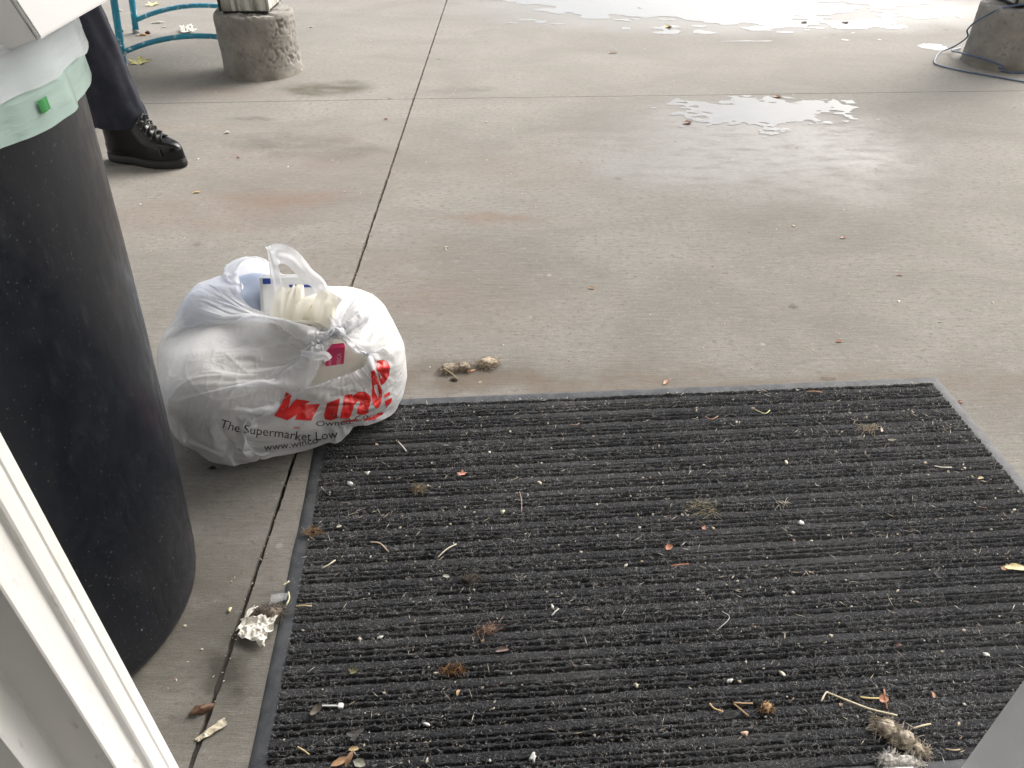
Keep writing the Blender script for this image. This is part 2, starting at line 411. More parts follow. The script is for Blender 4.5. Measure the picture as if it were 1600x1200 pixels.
pier(-1.325, 4.285, .200, .300, 2, 'squat round pitted concrete pier left of centre, teal table behind', .013)
pier(2.715, 4.45, .212, .292, 9, 'squat round concrete pier at the right edge with blue cable round it', .006)
wm = NT('weathered_post')
g = wm.noise((55, 55, 4), 6, .7); sp = wm.n('ShaderNodeSeparateXYZ'); wm.l(wm.co, sp.inputs[0])
col = wm.mix(wm.rng(wm.noise(6, 3), .3, .7), (.44, .44, .41), (.52, .51, .48))
alg = wm.math('MULTIPLY', wm.rng(g, .42, .60), wm.rng(wm.math('ADD', sp.outputs[2], wm.math('MULTIPLY', wm.noise((14, 14, 1), 3), .2)), .36, .05))
col = wm.mix(wm.math('MULTIPLY', alg, .9), col, (.075, .08, .035))
wm.set(Base_Color=col, Roughness=.7, Normal=wm.bump(g, .25)); M['post'] = wm.m
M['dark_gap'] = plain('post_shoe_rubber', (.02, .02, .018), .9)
for x, y, lab in ((-1.335, 4.30, 'square grey post streaked with green algae on the left pier'), (2.72, 4.46, 'square grey post on the right edge pier, cable across its foot')):
    p = empty('porch_post', (x, y, .302)); tag(p, lab, 'post', 'posts of the porch')
    box('shaft', (-.118, -.118, .011), (.118, .118, RZ - .282 - .302), M['post'], p, .004)
    box('shoe', (-.112, -.112, 0), (.112, .112, .0105), M['dark_gap'], p)
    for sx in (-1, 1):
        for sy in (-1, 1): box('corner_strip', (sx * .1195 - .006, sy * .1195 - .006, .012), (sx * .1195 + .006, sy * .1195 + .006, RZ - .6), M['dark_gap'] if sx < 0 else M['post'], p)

# ------------------------------------------------------------------ teal table behind the left pier
tm = NT('teal_paint')
chip = tm.noise(38, 4, .6); n2 = tm.noise(6, 3)
col = tm.mix(tm.rng(n2, .3, .7), (.012, .17, .27), (.02, .27, .39)); sp = tm.n('ShaderNodeSeparateXYZ'); tm.l(tm.co, sp.inputs[0])
f = tm.math('MULTIPLY', tm.rng(chip, .60, .63), tm.rng(sp.outputs[2], .22, .06))
tm.set(Base_Color=tm.mix(f, col, (.62, .66, .66)), Roughness=.42, Normal=tm.bump(chip, .2)); M['teal'] = tm.m
tb = empty('metal_table', (-1.75, 4.73, 0)); tag(tb, 'teal painted tubular metal table behind the left pier', 'table')
T0 = Vector((-1.75, 4.73, 0))
feet = {'fl': Vector((-2.106, 4.36, 0)) - T0, 'bl': Vector((-2.332, 5.115, 0)) - T0}
feet['fr'] = feet['fl'] + Vector((.895, .0, 0)); feet['br'] = feet['bl'] + Vector((.895, 0, 0))
cap = plain('grey_rubber_foot', (.25, .26, .26), .7)
for k, p in feet.items():
    lean = Vector(((.105 if k[1] == 'l' else -.105) , 0, 0))
    lg = tube('leg', [p + Vector((0, 0, .02)) + lean * (.02), p + lean * .5 + Vector((0, 0, .36)), p + lean + Vector((0, 0, .715))], .0185, M['teal'], tb, 14, 4)
    tube('foot_cap', [p, p + Vector((0, 0, .024))], .0205, cap, lg, 14)
for a, b in (('fl', 'fr'), ('bl', 'br')):
    A, B = feet[a] + Vector((.012, 0, .072)), feet[b] + Vector((-.012, 0, .072))
    tube('stretcher', [A + (B - A) * t + Vector((0, 0, .085 * (1 - (2 * t - 1) ** 2))) for t in np.linspace(0, 1, 15)], .0135, M['teal'], tb, 12, 2)
bm = bmesh.new(); bmesh.ops.create_grid(bm, x_segments=1, y_segments=1, size=1)
top = box('table_top', (-.66, -.46, .716), (.66, .46, .745), plain('table_laminate', (.45, .46, .45), .4), tb, .008); bm.free()

# ------------------------------------------------------------------ blue cable by the right pier
cable_pts = [pix(1640, 133, .006), pix(1600, 128, .006), pix(1550, 119, .006), pix(1500, 110, .006), pix(1470, 103, .006), pix(1460.5, 98, .006), pix(1462, 90, .006), pix(1470, 81, .012), pix(1492, 72, .04, ),
             Vector((2.495, 4.50, .12)), Vector((2.46, 4.46, .165)), Vector((2.475, 4.42, .22)), Vector((2.53, 4.36, .285)), Vector((2.60, 4.32, .315)), Vector((2.72, 4.30, .33)), Vector((2.90, 4.36, .33)), Vector((2.98, 4.5, .36))]
tag(tube('cable', cable_pts, .0042, plain('blue_cable', (.07, .105, .18), .45, .2, 30), None, 8, 8), 'thin blue cable looping up round the right pier and its post', 'cable', 'blue cables')
c2 = [pix(1700, 116, .006), pix(1600, 113.5, .006), pix(1572, 112, .006), pix(1550, 106, .008), Vector((2.60, 4.235, .03)), Vector((2.535, 4.30, .05)), Vector((2.495, 4.39, .05)), Vector((2.475, 4.5, .04)), Vector((2.5, 4.62, .02)), Vector((2.6, 4.72, .008))]
tag(tube('cable', c2, .0045, bpy.data.materials['blue_cable'], None, 8, 8), 'lower blue cable hugging the foot of the right pier', 'cable', 'blue cables')

# ================================================================== GROCERY BAG
BAG_C, BAG_A = Vector((-.52, 1.425, 0)), R(24)
BX, BY = Vector((math.cos(BAG_A), math.sin(BAG_A), 0)), Vector((-math.sin(BAG_A), math.cos(BAG_A), 0))
def bag_pt(a, b, z): return BAG_C + BX * a + BY * b + Vector((0, 0, z))
KNOT = Vector((-.365, 1.318, .282))
def sup(th, ex=2.7):
    c, s = np.cos(th), np.sin(th)
    return np.sign(c) * np.abs(c) ** (2 / ex), np.sign(s) * np.abs(s) ** (2 / ex)
def parcel(name, a, b, h, cen, seed, mat, ex=2.6, lump=.012, rz=0.0, z0=.004):
    """a soft rounded bundle standing on the ground"""
    nu, nv = 72, 36; V = []
    for j in range(nv):
        ph = math.pi * j / (nv - 1); zz = -math.cos(ph); rr = math.sin(ph)
        k = 1 - (abs(zz)) ** 5 * .0
        rad = (1 - abs(zz) ** 3.2) ** (1 / 2.6)
        cx, cy = sup(np.linspace(0, 2 * np.pi, nu, endpoint=False), ex)
        for x, y in zip(cx * rad * a, cy * rad * b):
            xr, yr = x * math.cos(rz) - y * math.sin(rz), x * math.sin(rz) + y * math.cos(rz)
            p = bag_pt(cen[0] + xr, cen[1] + yr, z0 + cen[2] + (zz + 1) / 2 * h); V.append(p)
    V = np.array(V); q = V * 14 + seed
    V = V + lump * np.stack([fbm(q, seed, 3), fbm(q + 9, seed + 1, 3), fbm(q + 5, seed + 2, 3) * (V[:, 2] > .03)], -1)
    V[:, 2] = np.maximum(V[:, 2], .004)
    return mobj(name, V, grid_faces(nu, nv, True), mat)

def simulate_bag():
    NC, NB, NS = 156, 9, 60
    th = np.linspace(0, 2 * np.pi, NC, endpoint=False); cx, cy = sup(th, 3.7)
    A, B = .285, .195
    deg = np.degrees(th)
    ka, kb = (KNOT - BAG_C).dot(BX), (KNOT - BAG_C).dot(BY)
    reach = .205 + 1.04 * np.hypot(cx * A * .95 - ka, cy * B * .95 - kb)     # film needed to climb the side and reach the knot
    bump = lambda x0, x1, e: np.clip((deg - x0 + e) / e, 0, 1) * np.clip((x1 + e - deg) / e, 0, 1)
    sm = lambda t: t * t * (3 - 2 * t)
    inL = (deg > 138) & (deg < 252); inR = (deg > 318) | (deg < 26)
    gl, gr = sm(bump(138, 252, 18)), sm(np.maximum(bump(318, 380, 20), bump(-40, 26, 20)))
    low = np.where(deg < 180, .40 - .05 * np.cos(np.radians(deg - 60)), .215)
    g = np.clip(np.maximum(gl, gr), 0, 1); rim = low * (1 - g) + reach * g
    V, pin, key = [], [], []
    for j in range(NB):
        k = (j + .35) / NB
        for x, y in zip(cx, cy): V.append(bag_pt(x * A * k, y * B * k, .006))
    for j in range(NS + 1):
        t = j / NS
        for i in range(NC):
            z = .006 + rim[i] * t; bul = 1 - .10 * max(0, 1 - z / .04) ** 2
            V.append(bag_pt(cx[i] * A * bul, cy[i] * B * bul, z))
    nV = len(V); idx = lambda j, i: (NB + j) * NC + i % NC
    pinL = [idx(j, i) for i in range(NC) if inL[i] for j in range(NS - 3, NS + 1)]
    pinR = [idx(j, i) for i in range(NC) if inR[i] for j in range(NS - 3, NS + 1)]
    F = grid_faces(NC, NB + NS + 1, True); F.append(tuple(range(NC))[::-1])
    o = mobj('plastic_bag_sim', V, F, None)
    vg = o.vertex_groups.new(name='pin'); vg.add(pinL + pinR, 1.0, 'ADD')
    o.shape_key_add(name='Basis'); sk = o.shape_key_add(name='tied')
    mid = o.shape_key_add(name='over')
    cl = sum((Vector(V[i]) for i in pinL), Vector()) / len(pinL); cr = sum((Vector(V[i]) for i in pinR), Vector()) / len(pinR)
    for S, c in ((pinL, cl), (pinR, cr)):
        for i in S:
            d = Vector(V[i]) - c
            e = Vector((d.dot(BX), d.dot(BY), d.z))
            sk.data[i].co = KNOT + Vector((e.x * .05, e.y * .05, e.x * .04 + e.z * .03)) + BX * (.012 if S is pinR else -.012)
            mid.data[i].co = Vector(V[i]) * .5 + (KNOT + Vector((0, 0, .22)) + d * .3) * .5
    for fr, a, b in ((1, 0, 0), (14, 0, 1), (34, 1, 0), (60, 1, 0)):
        sk.value = a; mid.value = b; sk.keyframe_insert('value', frame=fr); mid.keyframe_insert('value', frame=fr)
    return o, pinL, pinR, NC, NB, NS
M['cream_pack'] = plain('cream_packing', (.62, .59, .52), .7, .1, 20, bump=.2)
M['blue_pack'] = plain('blue_wrap', (.40, .47, .62), .45, .15, 12, bump=.2)
fill = parcel('paper_parcel', 0.258, .172, .245, (0, 0, 0), 5, M['cream_pack'], 4.0)
fill2 = parcel('blue_parcel', .13, .065, .30, (-.06, .10, 0), 8, M['blue_pack'], 2.6)
bag_sim, pinL, pinR, NC, NB, NS = simulate_bag()
floor_c = mobj('sim_floor', [(-2, 0, 0), (1, 0, 0), (1, 3, 0), (-2, 3, 0)], [(0, 1, 2, 3)], None)
for o in (fill, fill2, floor_c):
    md = o.modifiers.new('col', 'COLLISION'); o.collision.thickness_outer = .004; o.collision.cloth_friction = 12; o.collision.damping = .6
cm = bag_sim.modifiers.new('cloth', 'CLOTH'); cs = cm.settings
cs.quality = 4; cs.mass = .12; cs.tension_stiffness = 40; cs.compression_stiffness = 40; cs.shear_stiffness = 25; cs.bending_stiffness = .06
cs.tension_damping = 8; cs.compression_damping = 8; cs.shear_damping = 8; cs.bending_damping = .3; cs.air_damping = 3
cs.vertex_group_mass = 'pin'; cs.pin_stiffness = 5
cm.collision_settings.collision_quality = 2; cm.collision_settings.distance_min = .004; cm.collision_settings.use_self_collision = False
cm.point_cache.frame_start = 1; cm.point_cache.frame_end = 60
SIM_FRAMES = 43
for fr in range(1, SIM_FRAMES + 1): scene.frame_set(fr)
dg = bpy.context.evaluated_depsgraph_get()
ev = bag_sim.evaluated_get(dg); me = bpy.data.meshes.new_from_object(ev)
BAGV = np.empty(len(me.vertices) * 3, np.float32); me.vertices.foreach_get('co', BAGV); BAGV = BAGV.reshape(-1, 3).astype(float)
BAGF = [tuple(p.vertices) for p in me.polygons]
bpy.data.objects.remove(bag_sim); bpy.data.objects.remove(floor_c)
for o in (fill, fill2): o.modifiers.clear()
scene.frame_set(1)
# ---- the film itself, smoothed, with crisp little creases
fm = NT('white_bag_film')
t = fm
cr = t.voro(19, 'DISTANCE_TO_EDGE', vec=t.n('ShaderNodeTexCoord').outputs['Object'])
wv = t.n('ShaderNodeVectorMath', operation='MULTIPLY_ADD'); t.l(t.noise(18, 4, color=True), wv.inputs[0]); wv.inputs[1].default_value = (.09, .09, .09); t.l(t.co, wv.inputs[2])
t.l(wv.outputs[0], cr.inputs['Vector'])
crease = t.rng(cr.outputs['Distance'], 0, .25, 1, 0)
cr2 = t.voro(44, 'DISTANCE_TO_EDGE', vec=wv.outputs[0]); crease2 = t.rng(cr2.outputs['Distance'], 0, .2, 1, 0)
zone = t.rng(t.noise(7, 3), .42, .62)
hh = t.math('MULTIPLY', t.math('ADD', t.math('MULTIPLY', crease, 1.0), t.math('ADD', t.math('MULTIPLY', crease2, .5), t.math('MULTIPLY', t.noise(22, 2), 1.2))), t.math('ADD', t.math('MULTIPLY', zone, .9), .12))
nrm = t.bump(hh, .16, .004)
p = t.p; t.set(Base_Color=(.91, .925, .955), Roughness=.2, Specular_IOR_Level=.6, Normal=nrm)
tr = t.n('ShaderNodeBsdfTranslucent'); tr.inputs[0].default_value = (.92, .93, .955, 1); t.l(nrm, tr.inputs['Normal'])
m1 = t.n('ShaderNodeMixShader'); m1.inputs[0].default_value = .45; t.l(p.outputs[0], m1.inputs[1]); t.l(tr.outputs[0], m1.inputs[2])
tp = t.n('ShaderNodeBsdfTransparent'); tp.inputs[0].default_value = (.93, .93, .93, 1)
m2 = t.n('ShaderNodeMixShader'); m2.inputs[0].default_value = .2; t.l(m1.outputs[0], m2.inputs[1]); t.l(tp.outputs[0], m2.inputs[2])
t.l(m2.outputs[0], t.out.inputs[0]); M['film'] = fm.m
bag = empty('plastic_bag', BAG_C); tag(bag, 'full white plastic grocery bag with red lettering, tied shut beside the bin', 'bag')
tmp = mobj('film_tmp', BAGV, BAGF, M['film']); sb = tmp.modifiers.new('s', 'SUBSURF'); sb.levels = 2
dg = bpy.context.evaluated_depsgraph_get(); fme = bpy.data.meshes.new_from_object(tmp.evaluated_get(dg))
bpy.data.objects.remove(tmp)
FV = np.empty(len(fme.vertices) * 3, np.float32); fme.vertices.foreach_get('co', FV); FV = FV.reshape(-1, 3).astype(float)
FN = np.empty(len(fme.vertices) * 3, np.float32); fme.vertices.foreach_get('normal', FN); FN = FN.reshape(-1, 3)
# tight stretch lines fanning out from the knot, long sharp creases lower down
kd = FV - np.array(KNOT); kr = np.linalg.norm(kd, axis=1); kx = kd @ np.array(BX); kz = kd[:, 2] - .8 * (kd @ np.array(BY)); ka_ = np.arctan2(kz, kx)
fan = (1 - np.abs(vn(np.stack([np.cos(ka_) * 9, np.sin(ka_) * 9, kr * 3.0], -1), 81)) * 1.7) ** 3 + .6 * (1 - np.abs(vn(np.stack([np.cos(ka_) * 19, np.sin(ka_) * 19, kr * 5.0], -1), 83)) * 1.7) ** 3
fall = np.clip(kr / .03, 0, 1) * np.exp(-(kr / .17) ** 2)
wq = FV + .02 * np.stack([vn(FV * 7, 91), vn(FV * 7 + 7, 92), vn(FV * 7 + 3, 93)], -1)
def creases(long_dir, sl, sc, seed):
    d_ = np.array(long_dir, float); d_ /= np.linalg.norm(d_); al = wq @ d_
    q_ = (wq - np.outer(al, d_)) * sc + np.outer(al, d_) * sl
    return np.clip(1 - np.abs(vn(q_, seed)) * 6, 0, 1) ** 1.2
c1 = creases((.85, .1, .5), 3.0, 17, 95) + .8 * creases((.5, .2, -.85), 3.5, 19, 98); c2 = creases((.95, .3, -.1), 6, 34, 97) + creases((.3, .1, 1), 7, 36, 96)
gate = np.clip(fbm(FV * 5, 99, 2) * 2 + .45, 0, 1)
dsp = .0060 * fan * fall + (.0015 * c1 + .0009 * c2) * gate * np.clip((FV[:, 2] - .015) / .03, 0, 1)
FV = FV + FN * dsp[:, None] - np.array(BAG_C)
FV[:, 2] = np.maximum(FV[:, 2], .003)
fme.vertices.foreach_set('co', FV.astype(np.float32).ravel()); fme.update()
film = bpy.data.objects.new('film', fme); C.objects.link(film); film.parent = bag; fme.name = 'film'
fme.polygons.foreach_set('use_smooth', [True] * len(fme.polygons))
film_bvh = BVHTree.FromPolygons([Vector(v) for v in (FV + np.array(BAG_C))], [tuple(p.vertices) for p in fme.polygons])
# ---- the knot: two film strands twisted over one another
bm = MB()
for k in range(5):
    pts = []
    for i in range(36):
        a = i / 35 * math.pi * 2.6 + k * 1.3
        pts.append(KNOT - BAG_C + Vector((.010 * math.cos(a) + (k - 2) * .0035 + .003, .006 * math.sin(a * 1.7 + k), .003 + .008 * math.sin(a + k * .9))))
    bm.add(*tube_vf(pts, [.0030 + .0014 * math.sin(i * .55 + k) for i in range(36)], 6))
kn = bm.build('knot', M['film'], bag)
def ribbon(name, pts, w, nrm, mat, parent, wob=.004, seed=1, n=8):
    """a soft folded strip of film along a path"""
    P = spline(pts, n); V = []; W = 9; nrm = Vector(nrm)
    for i, p in enumerate(P):
        tn = (P[min(i + 1, len(P) - 1)] - P[max(i - 1, 0)]).normalized(); sd = tn.cross(nrm).normalized(); up = sd.cross(tn)
        ww = w[0] + (w[1] - w[0]) * i / (len(P) - 1) if hasattr(w, '__len__') else w
        for k in range(W):
            s_ = k / (W - 1) - .5
            V.append(p + sd * s_ * ww + up * (wob * math.sin(k * .85 + i * .12 + seed) + wob * .5 * math.sin(k * 1.5 - i * .07 + seed * 2)) - Vector(parent.location))
    return mobj(name, V, grid_faces(W, len(P)), mat, parent)
ribbon('handle', [pix(437, 478, d=1.40), pix(433, 450, d=1.43), pix(428, 420, d=1.45), pix(424, 398, d=1.46), pix(421, 385, d=1.465)], (.030, .012), (0, -1, .3), M['film'], bag, .003, 2)
ribbon('handle', [pix(424, 400, d=1.455), pix(437, 396, d=1.47), pix(458, 404, d=1.475), pix(480, 428, d=1.455), pix(500, 446, d=1.42), pix(512, 480, d=1.38), KNOT + Vector((0, .01, .01))], (.045, .022), (0, -1, .5), M['film'], bag, .004, 5)
ribbon('handle', [pix(470, 553, d=1.285), pix(490, 557, d=1.27), pix(506, 556, d=1.272), pix(513, 563, d=1.27)], (.016, .02), (0, -1, .3), M['film'], bag, .003, 9)
# ---- printing on the film
def decal(name, polys, mat, off=.0009, step=2.6):
    """outlines in photo pixels, laid onto the film where those sight lines meet it"""
    bm = bmesh.new()
    for outer in polys:
        tris = tessellate_polygon([[Vector((x, y, 0)) for x, y in ring] for ring in outer])
        flat = [bm.verts.new((x, y, 0)) for ring in outer for x, y in ring]
        for tr_ in tris:
            try: bm.faces.new([flat[i] for i in tr_])
            except ValueError: pass
    for _ in range(5):
        ed = [e for e in bm.edges if e.calc_length() > step]
        if not ed: break
        bmesh.ops.subdivide_edges(bm, edges=ed, cuts=1); bmesh.ops.triangulate(bm, faces=bm.faces)
    eye = Vector((0, 0, CAM_H)); bad = []
    for v in bm.verts:
        d = (pix(v.co.x, v.co.y, d=1.3) - eye).normalized(); h = film_bvh.ray_cast(eye, d)
        if h[0] is None: bad.append(v); continue
        nn = h[1] if h[1].dot(d) < 0 else -h[1]
        v.co = h[0] + nn * off - BAG_C
    bmesh.ops.delete(bm, geom=bad, context='VERTS')
    bmesh.ops.delete(bm, geom=[f for f in bm.faces if max(e.calc_length() for e in f.edges) > .022], context='FACES')
    return bmobj(name, bm, mat, bag, True)
Z3 = lambda pts: [(400 + x / 5.456, 500 + y / 5.456) for x, y in pts]
W_ = Z3([(255, 612), (305, 635), (277, 748), (340, 672), (462, 690), (425, 718), (548, 716), (468, 858), (330, 848), (352, 800), (268, 855), (155, 818), (230, 690)])
I_ = Z3([(605, 706), (715, 668), (690, 820), (700, 830), (640, 855), (590, 845), (578, 815)])
N_ = Z3([(755, 640), (818, 628), (820, 650), (870, 612), (930, 612), (975, 650), (978, 690), (955, 770), (965, 780), (925, 808), (870, 805), (858, 790), (885, 700), (870, 690), (840, 720), (805, 820), (790, 838), (715, 838), (740, 720)])
C_ = Z3([(978, 440), (1008, 425), (1032, 485), (1052, 555), (1075, 600), (1070, 690), (1045, 745), (1025, 755), (995, 715), (985, 650), (990, 560)]), Z3([(1004, 560), (1030, 545), (1048, 640), (1040, 670), (1012, 610)])
O_ = Z3([(1030, 345), (1080, 338), (1125, 360), (1142, 410), (1130, 480), (1100, 530), (1065, 558), (1050, 500), (1025, 400)]), Z3([(1045, 430), (1075, 490), (1060, 500)])
bits = [Z3([(1090, 640), (1138, 610), (1140, 635), (1095, 668)]), Z3([(1095, 690), (1160, 660), (1150, 700), (1105, 750)]), Z3([(720, 860), (890, 838), (850, 858), (770, 868)]), Z3([(910, 855), (1000, 800), (1085, 782), (1080, 805), (1000, 855)]), Z3([(315, 915), (370, 912), (372, 920), (320, 922)])]
M['red_ink'] = plain('red_print', (.62, .018, .016), .3, .12, 40, spec=.6)
M['black_ink'] = plain('black_print', (.015, .015, .016), .4, .1, 40)
for g_ in [[W_], [I_], [N_], list(C_), list(O_)] + [[b_] for b_ in bits]: decal('lettering', [g_], M['red_ink'])
def text_polys(txt, base, size, shear=0.0, bold=0.0):
    """built-in font glyph outlines bent along a base line given in photo pixels"""
    cu = bpy.data.curves.new('txt', 'FONT'); cu.body = txt; cu.size = 1; cu.shear = shear; cu.offset = bold; cu.resolution_u = 3
    ob = bpy.data.objects.new('txt', cu); C.objects.link(ob); bpy.context.view_layer.update()
    me = ob.to_mesh(); vv = [v.co.copy() for v in me.vertices]; ff = [tuple(p_.vertices) for p_ in me.polygons]; ob.to_mesh_clear()
    bpy.data.objects.remove(ob); bpy.data.curves.remove(cu)
    B = spline([Vector((x, y, 0)) for x, y in base], 10); L = [0]
    for a_, b_ in zip(B, B[1:]): L.append(L[-1] + (b_ - a_).length)
    w_ = max(v.x for v in vv); out = []
    def at(p_):
        s_ = p_.x / w_ * L[-1]; i = min(max(np.searchsorted(L, s_) - 1, 0), len(B) - 2)
        t_ = (B[i + 1] - B[i]).normalized(); q_ = B[i] + t_ * (s_ - L[i]); return (q_.x + t_.y * p_.y * size, q_.y - t_.x * p_.y * size)
    return [[[at(vv[i]) for i in f_]] for f_ in ff]
decal('lettering', text_polys('The Supermarket Low', [(343, 667), (378, 676), (438, 683), (480, 688), (528, 684)], 19), M['black_ink'], .0008, 3)
decal('lettering', text_polys('www.winco', [(413, 704), (450, 700), (497, 692)], 15), M['black_ink'], .0008, 3)
decal('lettering', text_polys('Owned Co', [(493, 666), (540, 663), (576, 653)], 12), M['black_ink'], .0008, 3)
tag(fill, 'cream paper bundle filling the white grocery bag', 'parcel'); tag(fill2, 'blue wrapped packet at the back inside the grocery bag', 'packet')
# ---- things showing in the bag's mouth
t = NT('cream_tissue'); t.set(Base_Color=(.92, .90, .83), Roughness=.7); tr = t.n('ShaderNodeBsdfTranslucent'); tr.inputs[0].default_value = (.92, .90, .82, 1)
m1 = t.n('ShaderNodeMixShader'); m1.inputs[0].default_value = .45; t.l(t.p.outputs[0], m1.inputs[1]); t.l(tr.outputs[0], m1.inputs[2]); t.l(m1.outputs[0], t.out.inputs[0]); M['tissue'] = t.m
M['pink'] = plain('pink_card', (.60, .03, .13), .4, .08, 20)
card = empty('pink_carton', pix(524, 556, d=1.312)); tag(card, 'bright pink printed card box seen through the bag opening under the knot', 'box')
card.rotation_euler = (R(18), R(7), R(20))
box('panel', (-.019, 0, -.05), (.019, .012, .026), M['pink'], card, .001)
def card_text(txt, size, x, z, mat):
    cu = bpy.data.curves.new('t', 'FONT'); cu.body = txt; cu.size = size; ob = bpy.data.objects.new('t', cu); C.objects.link(ob); bpy.context.view_layer.update()
    me = bpy.data.meshes.new_from_object(ob); bpy.data.objects.remove(ob); bpy.data.curves.remove(cu)
    for v_ in me.vertices: a_, b_ = v_.co.x, v_.co.y; v_.co = (x - b_, -.0006, z + a_)
    me.materials.append(mat); o_ = bpy.data.objects.new('lettering', me); C.objects.link(o_); o_.parent = card
pale = plain('pink_print', (.85, .55, .6), .5)
card_text('AMERICA', .0125, .012, -.045, pale); card_text('SINCE', .007, -.008, -.03, pale)
def crumple(name, loc, r, seed, mat, label, cat, sq=(1, 1, .8), group=None, amp=.55, sub=4):
    b_ = bmesh.new(); bmesh.ops.create_icosphere(b_, subdivisions=sub, radius=1)
    P_ = np.array([v.co[:] for v in b_.verts]); q_ = P_ * 1.6 + seed * 3.7
    k_ = 1 - amp * np.abs(fbm(q_ * .8, seed, 2)) * 1.6 + .25 * vn(q_ * .7, seed + 3)
    for v, a_ in zip(b_.verts, k_): v.co = Vector((v.co.x * sq[0], v.co.y * sq[1], v.co.z * sq[2])) * (r * a_)
    o_ = bmobj(name, b_, mat, None, False); o_.location = loc
    if label: tag(o_, label, cat, group)
    return o_
def tissue(pts, w, lab, seed):
    pts = [p_ - Vector((0, 0, .018)) for p_ in pts]; r_ = empty('folded_tissue', pts[0]); tag(r_, lab, 'tissue'); ribbon('fold', pts, w, (.3, -1, .3), M['tissue'], r_, .006, seed)
    ribbon('fold', [p_ + Vector((.008, .012, -.006)) for p_ in pts], w, (-.5, -1, .2), M['tissue'], r_, .007, seed + 3)
tissue([pix(452, 500, d=1.36), pix(455, 470, d=1.37), pix(458, 450, d=1.375), pix(461, 434, d=1.38)], (.045, .012), 'tallest folded cream tissue in the mouth of the grocery bag', 2)
tissue([pix(436, 505, d=1.37), pix(437, 475, d=1.385), pix(440, 452, d=1.40), pix(446, 440, d=1.41)], (.05, .03), 'white tissue under the ear shaped handle of the bag', 17)
tissue([pix(470, 505, d=1.35), pix(473, 480, d=1.36), pix(480, 465, d=1.365), pix(492, 462, d=1.37)], (.05, .035), 'curled cream tissue in the middle of the bag mouth', 5)
tissue([pix(500, 512, d=1.34), pix(500, 485, d=1.35), pix(506, 462, d=1.36), pix(514, 450, d=1.37)], (.05, .04), 'folded white tissue beside the knot in the bag mouth', 9)
tissue([pix(448, 505, d=1.335), pix(462, 498, d=1.335), pix(478, 500, d=1.335), pix(490, 508, d=1.33)], (.03, .03), 'small cream tissue just behind the handle strand of the bag', 13)
ws = plain('white_wrap', (.82, .84, .86), .35, .05, 20); bl = plain('blue_print', (.03, .07, .33), .4)
pk = empty('white_packet', pix(452, 452, d=1.475)); tag(pk, 'white packet with blue stripes upright at the back of the bag mouth', 'packet'); pk.rotation_euler = (R(-25), R(8), R(15))
box('wrapper', (-.062, 0, -.14), (.06, .02, .032), ws, pk, .006)
box('stripe', (-.055, -.0012, .012), (-.02, -.0002, .024), bl, pk); box('stripe', (.0, -.0012, .004), (.05, -.0002, .010), bl, pk)

# ================================================================== RUBBISH BIN
BC = Vector((-.848, .858, 0)); BIN_H = .955
bmn = NT('dark_bin_plastic')
sp = bmn.n('ShaderNodeSeparateXYZ'); bmn.l(bmn.co, sp.inputs[0])
ang = bmn.math('ARCTAN2', sp.outputs[1], sp.outputs[0])
scuff = bmn.noise((46, 46, 22), 6, .7); dust = bmn.noise(210, 2, .5); cloud = bmn.noise(5, 4)
col = bmn.mix(bmn.rng(cloud, .3, .7), (.005, .0066, .0105), (.0098, .0122, .0172))
col = bmn.mix(bmn.rng(scuff, .58, .78, 0, .35), col, (.045, .046, .048))
lowd = bmn.rng(sp.outputs[2], .42, .0, .25, 1)
col = bmn.mix(bmn.math('MULTIPLY', bmn.rng(dust, .67, .74), bmn.math('MULTIPLY', lowd, .6)), col, (.35, .34, .31))
for a0, wd, z1 in ((-.30, .008, .36), (-.225, .008, .37), (-.155, .007, .36)):
    d_ = bmn.math('ABSOLUTE', bmn.math('SUBTRACT', bmn.math('ADD', ang, bmn.math('MULTIPLY', bmn.noise((1, 1, 7), 2), .05)), a0 + .025))
    col = bmn.mix(bmn.math('MULTIPLY', bmn.rng(d_, wd * 1.6, wd * .6, 0, .85), bmn.rng(sp.outputs[2], z1, z1 - .05)), col, (.006, .006, .007))
bmn.set(Base_Color=col, Roughness=bmn.rng(scuff, .3, .7, .28, .46), Specular_IOR_Level=.38, Normal=bmn.bump(bmn.noise((120, 120, 60), 4), .12, .001)); M['bin'] = bmn.m
bin_ = empty('rubbish_bin', BC); tag(bin_, 'tall dark grey round plastic bin with a liner folded over its rim', 'bin')
prof = [(.225, .004), (.250, .001), (.261, .004), (.267, .012), (.2705, .024), (.2715, .036)] + [(.270 + .076 * z + .006 * math.sin(math.pi * z / .95), z) for z in np.linspace(.05, .90, 30)] + [(.341, .905), (.347, .91), (.349, .93), (.346, .951), (.339, .955), (.331, .951), (.329, .92), (.322, .85), (.285, .4), (.25, .03), (.02, .028)]
nu = 120; V = []
for r_, z_ in prof:
    for k in range(nu):
        a = 2 * math.pi * k / nu; V.append((r_ * math.cos(a), r_ * math.sin(a), z_))
mobj('body', V, grid_faces(nu, len(prof), True) + [tuple(range(nu))[::-1]], M['bin'], bin_)
